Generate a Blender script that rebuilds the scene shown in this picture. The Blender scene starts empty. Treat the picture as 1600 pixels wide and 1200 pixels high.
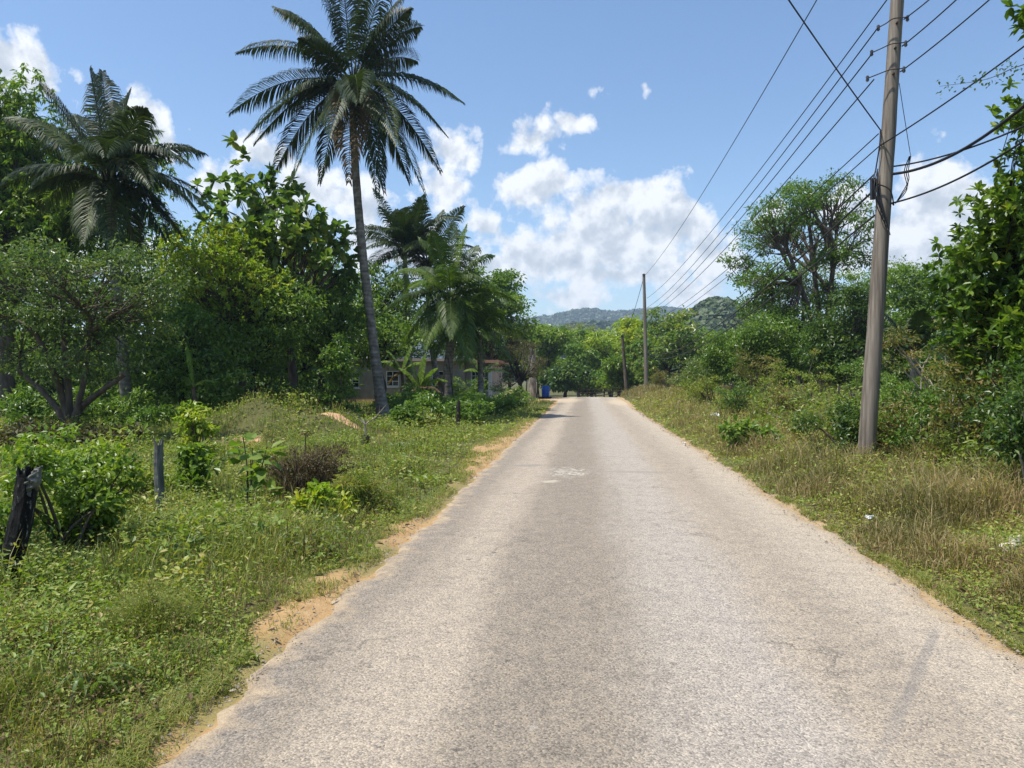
import bpy, math, random
import numpy as np
from mathutils import Vector, Matrix, Euler

R = np.random.default_rng(7)
random.seed(7)
PI = math.pi
sc = bpy.context.scene
COL = sc.collection

# ------------------------------------------------------------------ camera
F = 1200.0
CAM_P = np.array([0.0, 0.0, 1.6])
CAM_E = Euler((math.radians(90 - 0.48), 0, math.radians(5.4)))
CM = np.array(CAM_E.to_matrix())
cam = bpy.data.cameras.new('camera')
cam.sensor_width = 36; cam.lens = 27; cam.clip_end = 8000; cam.clip_start = 0.05
cam_o = bpy.data.objects.new('camera', cam); COL.objects.link(cam_o)
cam_o.location = CAM_P; cam_o.rotation_euler = CAM_E
sc.camera = cam_o


def P(px, py, d):
    return CAM_P + CM @ np.array([(px - 800) / F * d, (600 - py) / F * d, -d])


# ------------------------------------------------------------------ noise
def _h(ix, iy, s):
    v = np.sin(ix * 127.1 + iy * 311.7 + s * 74.7) * 43758.5453
    return v - np.floor(v)


def vn(x, y, s=0):
    x = np.asarray(x, float); y = np.asarray(y, float)
    ix = np.floor(x); iy = np.floor(y); fx = x - ix; fy = y - iy
    fx = fx * fx * (3 - 2 * fx); fy = fy * fy * (3 - 2 * fy)
    a = _h(ix, iy, s); b = _h(ix + 1, iy, s); c = _h(ix, iy + 1, s); d = _h(ix + 1, iy + 1, s)
    return (a + (b - a) * fx) * (1 - fy) + (c + (d - c) * fx) * fy


def fbm(x, y, s=0, o=3):
    t = 0; a = 0.5; n = 0
    for k in range(o):
        t = t + a * vn(np.asarray(x) * 2 ** k, np.asarray(y) * 2 ** k, s + k * 3.3); n += a; a *= .5
    return t / n


def sst(x, a=0., b=1.):
    t = np.clip((np.asarray(x, float) - a) / (b - a), 0, 1)
    return t * t * (3 - 2 * t)


# ------------------------------------------------------------------ terrain
XL, XR = -1.79, 2.56
M0 = P(430, 590, 21.0)[:2]


def h_road(y):
    y = np.asarray(y, float)
    t = np.clip(y - 60, 0, 26)
    return -0.0022 * t * t - 0.0 * y


def hz(x, y):
    x = np.asarray(x, float); y = np.asarray(y, float)
    z = h_road(y)
    sl = sst(-x, -XL + 0.1, -XL + 1.8)
    z = z + sl * (-0.05 + 0.22 * (fbm(x * .6, y * .6, 3) - .5))
    z = z + 0.88 * np.exp(-(((x - M0[0]) / 2.5) ** 2 + ((y - M0[1]) / 1.8) ** 2) ** .8) * (0.45 + 1.1 * fbm(x * .9, y * .9, 5))
    sr = sst(x, XR + 0.1, XR + 2.6)
    z = z + sr * (0.13 + 0.16 * (fbm(x * .5, y * .5, 9) - .5) + 0.62 * sst(y, 26, 56))
    on = (x > XL - .05) & (x < XR + .05) & (y < 112)
    return z - np.where(on, 0.03, 0.0)


def G(px, d, dz=0.0):
    p = P(px, 590, d)
    return np.array([p[0], p[1], float(hz(p[0], p[1])) + dz])


# ------------------------------------------------------------------ mesh builder
class MB:
    def __init__(s):
        s.v = []; s.f = []; s.n = 0; s.t = []; s.sm = []

    def add(s, v, faces, tint=0.5, smooth=False):
        """faces: list of int arrays (n,k)"""
        v = np.asarray(v, float).reshape(-1, 3)
        s.v.append(v)
        t = np.broadcast_to(np.asarray(tint, float), (len(v),)) if np.ndim(tint) == 0 else np.asarray(tint, float)
        s.t.append(t)
        for f in faces:
            f = np.asarray(f, int)
            if f.size:
                s.f.append(f + s.n); s.sm.append(smooth)
        s.n += len(v)
        return s

    def build(s, name, mat, parent=None, attrs=None):
        v = np.concatenate(s.v) if s.v else np.zeros((0, 3))
        if parent is not None:
            q = parent
            off = np.zeros(3)
            while q is not None:
                off += np.array(q.location); q = q.parent
            v = v - off
        me = bpy.data.meshes.new(name)
        me.vertices.add(len(v)); me.vertices.foreach_set('co', v.astype(np.float32).ravel())
        loops = np.concatenate([f.ravel() for f in s.f]); sizes = np.concatenate([np.full(len(f), f.shape[1]) for f in s.f])
        sm = np.concatenate([np.full(len(f), b) for f, b in zip(s.f, s.sm)])
        me.loops.add(len(loops)); me.loops.foreach_set('vertex_index', loops.astype(np.int32))
        me.polygons.add(len(sizes))
        st = np.concatenate([[0], np.cumsum(sizes)[:-1]]).astype(np.int32)
        me.polygons.foreach_set('loop_start', st)
        me.polygons.foreach_set('use_smooth', sm.astype(bool))
        me.update(calc_edges=True)
        a = me.attributes.new('tint', 'FLOAT', 'POINT')
        a.data.foreach_set('value', np.concatenate(s.t).astype(np.float32))
        for k, arr in (attrs or {}).items():
            a = me.attributes.new(k, 'FLOAT', 'POINT'); a.data.foreach_set('value', np.asarray(arr, np.float32))
        if mat is not None:
            me.materials.append(mat)
        o = bpy.data.objects.new(name, me); COL.objects.link(o)
        if parent is not None:
            o.parent = parent
        return o

    # ---- shapes
    def box(s, c, size, rz=0, tint=.5):
        x, y, z = np.array(size) / 2.
        v = np.array([[sx * x, sy * y, q * z] for q in (-1, 1) for sx, sy in ((-1, -1), (1, -1), (1, 1), (-1, 1))])
        ca, sa = math.cos(rz), math.sin(rz)
        v = v @ np.array([[ca, sa, 0], [-sa, ca, 0], [0, 0, 1]]) + np.array(c)
        return s.add(v, [np.array([[3, 2, 1, 0], [4, 5, 6, 7], [0, 1, 5, 4], [1, 2, 6, 5], [2, 3, 7, 6], [3, 0, 4, 7]])], tint)

    def tube(s, pts, rad, n=6, tint=.5, cap=True, wob=0.0, smooth=True):
        pts = np.asarray(pts, float); m = len(pts)
        rad = np.broadcast_to(np.asarray(rad, float), (m,))
        T = np.gradient(pts, axis=0); T /= np.linalg.norm(T, axis=1, keepdims=True) + 1e-9
        a0 = np.array([0, 0, 1.]) if abs(T[0][2]) < .9 else np.array([1., 0, 0])
        A = np.cross(T, a0); A /= np.linalg.norm(A, axis=1, keepdims=True) + 1e-9
        B = np.cross(T, A)
        th = np.linspace(0, 2 * PI, n, endpoint=False)
        rr = rad[:, None] * (1 + wob * (R.random((m, n)) - .5))
        v = pts[:, None] + rr[..., None] * (A[:, None] * np.cos(th)[None, :, None] + B[:, None] * np.sin(th)[None, :, None])
        i = np.arange(m - 1)[:, None] * n; j = np.arange(n)[None]; k = (j + 1) % n
        q = np.stack([i + j, i + k, i + n + k, i + n + j], -1).reshape(-1, 4)
        fs = [q]
        vv = v.reshape(-1, 3)
        s.add(vv, fs, tint, smooth)
        if cap:
            s.f.append(np.arange(n)[None, ::1] + s.n - len(vv)); s.sm.append(False)
            s.f.append(np.arange(n)[None, ::-1] + s.n - n); s.sm.append(False)
        return s

    def leaves(s, c, d, up, L, W, tint, oval=False, fold=.25, bend=.15):
        c = np.asarray(c, float); N = len(c)
        L = np.broadcast_to(np.asarray(L, float), (N,))[:, None]; W = np.broadcast_to(np.asarray(W, float), (N,))[:, None]
        d = d / (np.linalg.norm(d, axis=1, keepdims=True) + 1e-9)
        sd = np.cross(d, up); sd /= np.linalg.norm(sd, axis=1, keepdims=True) + 1e-9
        nr = np.cross(sd, d)
        if not oval:
            v = np.stack([c, c + d * L * .45 + sd * W * .5 + nr * W * fold, c + d * L - nr * L * bend, c + d * L * .45 - sd * W * .5 + nr * W * fold], 1)
            b = np.arange(N)[:, None] * 4
            fs = [np.concatenate([b + np.array([0, 1, 2]), b + np.array([0, 2, 3])])]
            k = 4
        else:
            m = c + d * L * .5
            v = np.stack([c, c + d * L * .3 + sd * W * .42 + nr * W * fold, c + d * L * .68 + sd * W * .46 + nr * (W * fold - L * bend * .5), c + d * L - nr * L * bend,
                          c + d * L * .68 - sd * W * .46 + nr * (W * fold - L * bend * .5), c + d * L * .3 - sd * W * .42 + nr * W * fold], 1)
            b = np.arange(N)[:, None] * 6
            fs = [np.concatenate([b + np.array([0, 1, 2, 3]), b + np.array([0, 3, 4, 5])])]
            k = 6
        return s.add(v.reshape(-1, 3), fs, np.repeat(np.asarray(tint, float), k))

    def blades(s, p, H, W, lean, tint):
        N = len(p)
        a = R.random(N) * 2 * PI
        dr = np.stack([np.cos(a), np.sin(a), 0 * a], 1)
        b = a + PI / 2 + R.normal(0, .5, N)
        sd = np.stack([np.cos(b), np.sin(b), 0 * b], 1) * np.asarray(W)[:, None] * .5
        H = np.asarray(H)[:, None]; lean = np.asarray(lean)[:, None]
        up = np.array([0, 0, 1.])
        m = p + up * H * .6 + dr * H * lean * .35
        t = p + up * H * (1 - .35 * lean) + dr * H * lean
        v = np.stack([p - sd, p + sd, m + sd * .8, m - sd * .8, t], 1)
        k = np.arange(N)[:, None] * 5
        return s.add(v.reshape(-1, 3), [k + np.array([0, 1, 2, 3]), k + np.array([3, 2, 4])], np.repeat(tint, 5))


def curve(pts, n=12):
    """Catmull-Rom through points"""
    p = np.asarray(pts, float)
    if len(p) == 2:
        t = np.linspace(0, 1, n)[:, None]; return p[0] * (1 - t) + p[1] * t
    q = np.vstack([2 * p[0] - p[1], p, 2 * p[-1] - p[-2]])
    out = []
    for i in range(len(p) - 1):
        a, b, c, d = q[i:i + 4]
        for t in np.linspace(0, 1, n, endpoint=False):
            out.append(.5 * (2 * b + (c - a) * t + (2 * a - 5 * b + 4 * c - d) * t * t + (3 * b - a - 3 * c + d) * t ** 3))
    out.append(p[-1])
    return np.array(out)


# ------------------------------------------------------------------ objects
def tag(o, label=None, cat=None, group=None, kind=None):
    if label: o['label'] = label
    if cat: o['category'] = cat
    if group: o['group'] = group
    if kind: o['kind'] = kind
    return o


def thing(name, label, cat, loc, group=None):
    o = bpy.data.objects.new(name, None); COL.objects.link(o)
    o.location = [float(k) for k in loc]; o.empty_display_size = .3
    return tag(o, label, cat, group)


# ------------------------------------------------------------------ materials
def newmat(name):
    m = bpy.data.materials.new(name); m.use_nodes = True
    nt = m.node_tree; nt.nodes.clear()
    out = nt.nodes.new('ShaderNodeOutputMaterial')
    return m, nt, out


def nd(nt, typ, **kw):
    n = nt.nodes.new('ShaderNode' + typ)
    for k, v in kw.items():
        if k in n.inputs: n.inputs[k].default_value = v
        else: setattr(n, k, v)
    return n


def ramp(nt, stops, fac=None, interp='LINEAR'):
    n = nt.nodes.new('ShaderNodeValToRGB'); cr = n.color_ramp; cr.interpolation = interp
    while len(cr.elements) < len(stops): cr.elements.new(.5)
    for e, (p, c) in zip(cr.elements, stops):
        e.position = p; e.color = (*c, 1) if len(c) == 3 else c
    if fac is not None: nt.links.new(fac, n.inputs[0])
    return n


def math_(nt, op, a, b=None, c=None, clamp=False):
    n = nt.nodes.new('ShaderNodeMath'); n.operation = op; n.use_clamp = clamp
    for i, x in enumerate((a, b, c)):
        if x is None: continue
        if isinstance(x, (int, float)): n.inputs[i].default_value = x
        else: nt.links.new(x, n.inputs[i])
    return n.outputs[0]


def mixc(nt, fac, a, b, typ='MIX'):
    n = nt.nodes.new('ShaderNodeMix'); n.data_type = 'RGBA'; n.blend_type = typ
    for i, x in ((0, fac), (6, a), (7, b)):
        if isinstance(x, (int, float)): n.inputs[i].default_value = x
        elif isinstance(x, tuple): n.inputs[i].default_value = (*x, 1) if len(x) == 3 else x
        else: nt.links.new(x, n.inputs[i])
    return n.outputs[2]


def leafmat(name, cols, rough=.45, trans=.35, spec=.4, tcol=(1.25, 1.3, .55)):
    rough = max(rough, .50 if 'palm' in name else .40); spec = .35 if 'palm' in name else .5
    g = 1.0 if name.startswith(('palm', 'dead', 'hill', 'brown', 'dry')) else (1.62 if name.startswith(('mid', 'grey', 'mango', 'dark', 'broad', 'yellow')) else 1.4)
    cols = [tuple(min(.4, k * g * h) for k, h in zip(c, (1.1, 1.02, .85))) for c in cols]; trans = min(.45, trans + .06)
    m, nt, out = newmat(name)
    at = nd(nt, 'Attribute', attribute_name='tint')
    st = [(i / (len(cols) - 1), c) for i, c in enumerate(cols)]
    rp = ramp(nt, st, at.outputs['Fac'])
    pr = nd(nt, 'BsdfPrincipled', Roughness=rough)
    pr.inputs['Specular IOR Level'].default_value = spec
    nt.links.new(rp.outputs[0], pr.inputs['Base Color'])
    tr = nd(nt, 'BsdfTranslucent')
    nt.links.new(mixc(nt, 1.0, rp.outputs[0], tcol, 'MULTIPLY'), tr.inputs[0])
    mx = nd(nt, 'MixShader', Fac=trans)
    nt.links.new(pr.outputs[0], mx.inputs[1]); nt.links.new(tr.outputs[0], mx.inputs[2])
    nt.links.new(mx.outputs[0], out.inputs[0])
    return m


def simplemat(name, c1, c2, scale=(4, 4, 4), rough=.8, bump=.3, detail=5, lo=.35, hi=.65, c3=None, metal=0., bdist=.02, spec=.3):
    m, nt, out = newmat(name)
    tc = nd(nt, 'TexCoord'); mp = nd(nt, 'Mapping'); mp.inputs['Scale'].default_value = scale
    nt.links.new(tc.outputs['Object'], mp.inputs[0])
    nz = nd(nt, 'TexNoise', Detail=detail, Scale=1.0, Roughness=.6); nt.links.new(mp.outputs[0], nz.inputs['Vector'])
    st = [(lo, c1), (hi, c2)] if c3 is None else [(lo, c1), ((lo + hi) / 2, c2), (hi, c3)]
    rp = ramp(nt, st, nz.outputs[0])
    pr = nd(nt, 'BsdfPrincipled', Roughness=rough, Metallic=metal); pr.inputs['Specular IOR Level'].default_value = spec
    nt.links.new(rp.outputs[0], pr.inputs['Base Color'])
    if bump:
        bp = nd(nt, 'Bump', Strength=bump, Distance=bdist); nt.links.new(nz.outputs[0], bp.inputs['Height']); nt.links.new(bp.outputs[0], pr.inputs['Normal'])
    nt.links.new(pr.outputs[0], out.inputs[0])
    return m


def sr(r, g, b):  # sRGB 0-255 to linear
    f = lambda c: ((c / 255 + .055) / 1.055) ** 2.4 if c > 10 else c / 255 / 12.92
    return (f(r), f(g), f(b))


LM = {
    'mango': leafmat('mango_leaf', [(.018, .045, .010), (.035, .085, .014), (.060, .125, .018), (.13, .19, .03)], .35),
    'yellow': leafmat('yellow_green_leaf', [(.05, .10, .012), (.10, .17, .018), (.16, .23, .025), (.24, .27, .035)], .4, .4),
    'grey': leafmat('grey_green_leaf', [(.026, .052, .02), (.046, .086, .028), (.075, .12, .042), (.13, .16, .07)], .35),
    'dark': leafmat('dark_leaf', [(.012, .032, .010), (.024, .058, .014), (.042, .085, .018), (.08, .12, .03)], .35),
    'big': leafmat('broad_leaf', [(.03, .07, .018), (.055, .11, .025), (.085, .14, .03), (.16, .17, .04)], .35),
    'fresh': leafmat('fresh_leaf', [(.035, .075, .012), (.065, .125, .018), (.10, .175, .026), (.17, .22, .045)], .4, .4),
    'mid': leafmat('mid_leaf', [(.03, .065, .015), (.05, .10, .02), (.075, .14, .026), (.12, .18, .04)], .4),
    'olive': leafmat('olive_leaf', [(.04, .06, .018), (.07, .095, .025), (.11, .13, .035), (.16, .14, .06), (.2, .15, .08)], .5),
    'dry': leafmat('dry_leaf', [(.04, .055, .022), (.07, .08, .035), (.095, .09, .045), (.13, .115, .06)], .7, .25),
    'almond': leafmat('almond_leaf', [(.022, .055, .010), (.045, .10, .014), (.07, .135, .018), (.11, .18, .024), (.26, .25, .035)], .3, .35),
    'palm': leafmat('palm_leaf', [(.016, .032, .014), (.026, .050, .018), (.045, .075, .024), (.085, .11, .035)], .33, .22, .5),
    'palm2': leafmat('young_palm_leaf', [(.022, .048, .011), (.045, .09, .017), (.08, .14, .024), (.15, .19, .035)], .33, .35, .5),
    'deadpalm': leafmat('dead_palm_leaf', [(.06, .045, .025), (.10, .075, .04), (.15, .11, .06), (.2, .15, .08)], .7, .2),
    'banana': leafmat('banana_leaf', [(.03, .07, .015), (.06, .12, .02), (.10, .17, .03), (.18, .2, .05)], .35, .4),
    'weed': leafmat('weed_leaf', [(.055, .09, .015), (.10, .16, .022), (.14, .205, .032), (.21, .24, .055), (.28, .22, .10)], .5, .35),
    'grass': leafmat('grass_blade', [(.06, .10, .02), (.10, .155, .03), (.15, .19, .045), (.24, .22, .09), (.32, .26, .14)], .5, .35),
    'dryg': leafmat('dry_grass_blade', [(.07, .09, .025), (.13, .145, .05), (.20, .185, .09), (.27, .225, .12), (.36, .29, .17)], .6, .3),
    'brown': leafmat('brown_weed', [(.05, .05, .025), (.08, .07, .035), (.11, .085, .05), (.14, .1, .065)], .6, .2),
    'hill': leafmat('hill_leaf', [(.015, .038, .012), (.03, .062, .018), (.045, .085, .022), (.06, .10, .03)], .6, .1, .1),
}
BARK = simplemat('bark', (.05, .038, .026), (.13, .105, .08), (6, 6, 1.6), .9, .6)
BARK_P = simplemat('pale_bark', (.10, .085, .07), (.30, .27, .23), (5, 5, 2), .9, .5)
BARK_D = simplemat('dark_bark', (.018, .015, .012), (.06, .048, .036), (8, 8, 2), .9, .6)
WOOD_G = simplemat('weathered_pole', (.075, .058, .043), (.30, .262, .22), (17, 17, .45), .85, .5, 6, .3, .7)
POST_B = simplemat('burnt_post', (.006, .006, .006), (.014, .014, .013), (26, 26, 11), .95, 1.0, 6, .50, .72, (.40, .40, .38), bdist=.05)
POST_G = simplemat('grey_post', ( .03, .035, .03), (.20, .20, .18), (30, 30, 3), .95, 1.0, 7, .3, .7)
WIRE = simplemat('cable_black', (.012, .012, .014), (.02, .02, .024), (5, 5, 5), .5, 0)
METAL = simplemat('galvanised', (.20, .19, .18), (.32, .31, .3), (30, 30, 30), .5, .1, metal=.6)
TWIG = simplemat('dry_twig', (.24, .20, .15), (.42, .37, .30), (9, 9, 3), .9, .3)


# palm trunk with rings
def palm_bark():
    m, nt, out = newmat('palm_bark')
    tc = nd(nt, 'TexCoord'); sp = nd(nt, 'SeparateXYZ'); nt.links.new(tc.outputs['Object'], sp.inputs[0])
    nz = nd(nt, 'TexNoise', Scale=5.0, Detail=5.0); nt.links.new(tc.outputs['Object'], nz.inputs[0])
    w = math_(nt, 'SINE', math_(nt, 'ADD', math_(nt, 'MULTIPLY', sp.outputs[2], 42.0), math_(nt, 'MULTIPLY', nz.outputs[0], 5.0)))
    f = math_(nt, 'ADD', math_(nt, 'MULTIPLY', w, .05), nz.outputs[0])
    rp = ramp(nt, [(.3, (.085, .075, .062)), (.55, (.19, .17, .145)), (.75, (.30, .275, .24))], f)
    pr = nd(nt, 'BsdfPrincipled', Roughness=.9); pr.inputs['Specular IOR Level'].default_value = .2
    nt.links.new(rp.outputs[0], pr.inputs['Base Color'])
    bp = nd(nt, 'Bump', Strength=.6, Distance=.03); nt.links.new(f, bp.inputs['Height']); nt.links.new(bp.outputs[0], pr.inputs['Normal'])
    nt.links.new(pr.outputs[0], out.inputs[0])
    return m


PALM_BARK = palm_bark()

# ------------------------------------------------------------------ ground + road
def gl(y):
    """width of bare sand between the asphalt and the left grass"""
    y = np.asarray(y, float)
    g = .15 + .30 * np.exp(-((y - 5.4) / .8) ** 2) + .16 * np.exp(-((y - 7.8) / .9) ** 2) + .60 * np.exp(-((y - 17.5) / 4.5) ** 2) + .35 * np.exp(-((y - 26) / 3.) ** 2)
    return g + .16 * (vn(y * 1.7, y * 0 + 3, 2) - .5) + .10 * (vn(y * 5, y * 0 + 5, 2) - .5) + .10 * (vn(y * 14, y * 0 + 5, 2) - .5)


def gr(y):
    y = np.asarray(y, float)
    return .07 + .16 * (vn(y * .8, y * 0 + 9, 4) - .3) + .1 * (vn(y * 5, y * 0 + 1, 4) - .5) + .25 * sst(y, 38, 50)


SOIL = [(P(345, 590, 18.0)[:2], 1.3, 1.1), (P(535, 590, 20.5)[:2], .75, .5), (P(300, 590, 18.7)[:2], .7, .4), (P(30, 590, 15)[:2], 1.6, 2.2)]


def soil_mask(x, y):
    m = np.zeros_like(np.asarray(x, float))
    for c, a, b in SOIL[:3]:
        m = np.maximum(m, 1 - np.hypot((x - c[0]) / a, (y - c[1]) / b))
    return m + .5 * (fbm(x * 2.5, y * 2.5, 14) - .5)


def ground_mat():
    m, nt, out = newmat('ground_soil')
    ge = nd(nt, 'NewGeometry')
    pos = ge.outputs['Position']
    n1 = nd(nt, 'TexNoise', Scale=.5, Detail=4.0); n2 = nd(nt, 'TexNoise', Scale=9.0, Detail=6.0, Roughness=.7); n3 = nd(nt, 'TexNoise', Scale=70.0, Detail=3.0)
    for n in (n1, n2, n3): nt.links.new(pos, n.inputs['Vector'])
    veg = ramp(nt, [(.3, (.045, .06, .018)), (.5, (.085, .095, .03)), (.7, (.15, .12, .06))], n2.outputs[0])
    veg2 = mixc(nt, math_(nt, 'MULTIPLY', n1.outputs[0], .5), veg.outputs[0], (.10, .075, .04))
    sand = ramp(nt, [(.3, (.25, .17, .088)), (.5, (.35, .26, .15)), (.72, (.43, .34, .23))], n2.outputs[0])
    sand2 = mixc(nt, math_(nt, 'MULTIPLY', n3.outputs[0], .45), sand.outputs[0], (.30, .2, .11))
    sx_ = nd(nt, 'SeparateXYZ'); nt.links.new(pos, sx_.inputs[0])
    sand2 = mixc(nt, math_(nt, 'MULTIPLY_ADD', sx_.outputs[0], 2.0, .5, clamp=True), mixc(nt, 1.0, sand2, (1.06, .95, .80), 'MULTIPLY'), sand2)
    soil = ramp(nt, [(.3, (.40, .22, .12)), (.7, (.62, .40, .25))], n2.outputs[0])
    a1 = nd(nt, 'Attribute', attribute_name='sand'); a2 = nd(nt, 'Attribute', attribute_name='soil')
    f1 = math_(nt, 'ADD', a1.outputs['Fac'], math_(nt, 'MULTIPLY', math_(nt, 'SUBTRACT', n2.outputs[0], .5), 1.1))
    mask = ramp(nt, [(.38, (0, 0, 0)), (.62, (1, 1, 1))], f1)
    f2 = math_(nt, 'ADD', a2.outputs['Fac'], math_(nt, 'MULTIPLY', math_(nt, 'SUBTRACT', n2.outputs[0], .5), .5))
    mask2 = ramp(nt, [(.2, (0, 0, 0)), (.4, (1, 1, 1))], f2)
    c = mixc(nt, mask.outputs[0], veg2, sand2)
    # sparse green creeping turf tint over parts of the sand
    a3 = nd(nt, 'Attribute', attribute_name='turf')
    f3 = ramp(nt, [(.35, (0, 0, 0)), (.65, (1, 1, 1))], math_(nt, 'ADD', a3.outputs['Fac'], math_(nt, 'SUBTRACT', n2.outputs[0], .5)))
    c = mixc(nt, math_(nt, 'MULTIPLY', f3.outputs[0], .5), c, (.10, .14, .035))
    c = mixc(nt, mask2.outputs[0], c, soil.outputs[0])
    pr = nd(nt, 'BsdfPrincipled', Roughness=.95); pr.inputs['Specular IOR Level'].default_value = .15
    nt.links.new(c, pr.inputs['Base Color'])
    bp = nd(nt, 'Bump', Strength=.8, Distance=.03); nt.links.new(math_(nt, 'ADD', n2.outputs[0], math_(nt, 'MULTIPLY', n3.outputs[0], .3)), bp.inputs['Height'])
    nt.links.new(bp.outputs[0], pr.inputs['Normal']); nt.links.new(pr.outputs[0], out.inputs[0])
    return m


def grid_faces(nx, ny):
    i, j = np.meshgrid(np.arange(nx - 1), np.arange(ny - 1), indexing='ij')
    a = (i * ny + j).ravel()
    return np.stack([a, a + ny, a + ny + 1, a + 1], 1)


xs = np.concatenate([np.linspace(-3000, -120, 13)[:-1], np.linspace(-120, -24, 33)[:-1], np.arange(-24, -4, .3), np.arange(-4, 4, .07), np.arange(4, 24, .35), np.linspace(24, 120, 33)[1:], np.linspace(120, 3000, 13)[1:]])
ys = np.concatenate([np.linspace(-60, 1, 12)[:-1], np.arange(1, 30, .16), np.arange(30, 75, .4), np.linspace(75, 160, 40), np.linspace(160, 3000, 22)[1:]])
X, Y = np.meshgrid(xs, ys, indexing='ij')
Z = hz(X, Y)
sandL = 1 - np.clip((XL - gl(Y) - X) / .34 + .5, 0, 1)
sandR = 1 - np.clip((X - XR - gr(Y)) / .12 + .5, 0, 1)
sand = np.minimum(sandL, sandR)
yard = np.exp(-(((X - P(845, 590, 60)[0]) / 3.2) ** 2 + ((Y - 61) / 8.) ** 2)) * (X < XL + 1)
sand = np.maximum(sand, np.clip(yard * 1.6, 0, 1))
sand[:, ys > 120] = 0
turf = (np.exp(-((Y - 10.5) / 1.8) ** 2) + .8 * np.exp(-((Y - 6.7) / .6) ** 2) + .75 * np.exp(-((Y - 3.9) / .8) ** 2) + .12) * (X < XL + .05) * (X > XL - .9)
gm = MB().add(np.stack([X, Y, Z], -1).reshape(-1, 3), [grid_faces(len(xs), len(ys))], 0, True)
tag(gm.build('ground', ground_mat(), attrs={'sand': sand.ravel(), 'soil': soil_mask(X, Y).ravel(), 'turf': turf.ravel()}), kind='structure')


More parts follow.
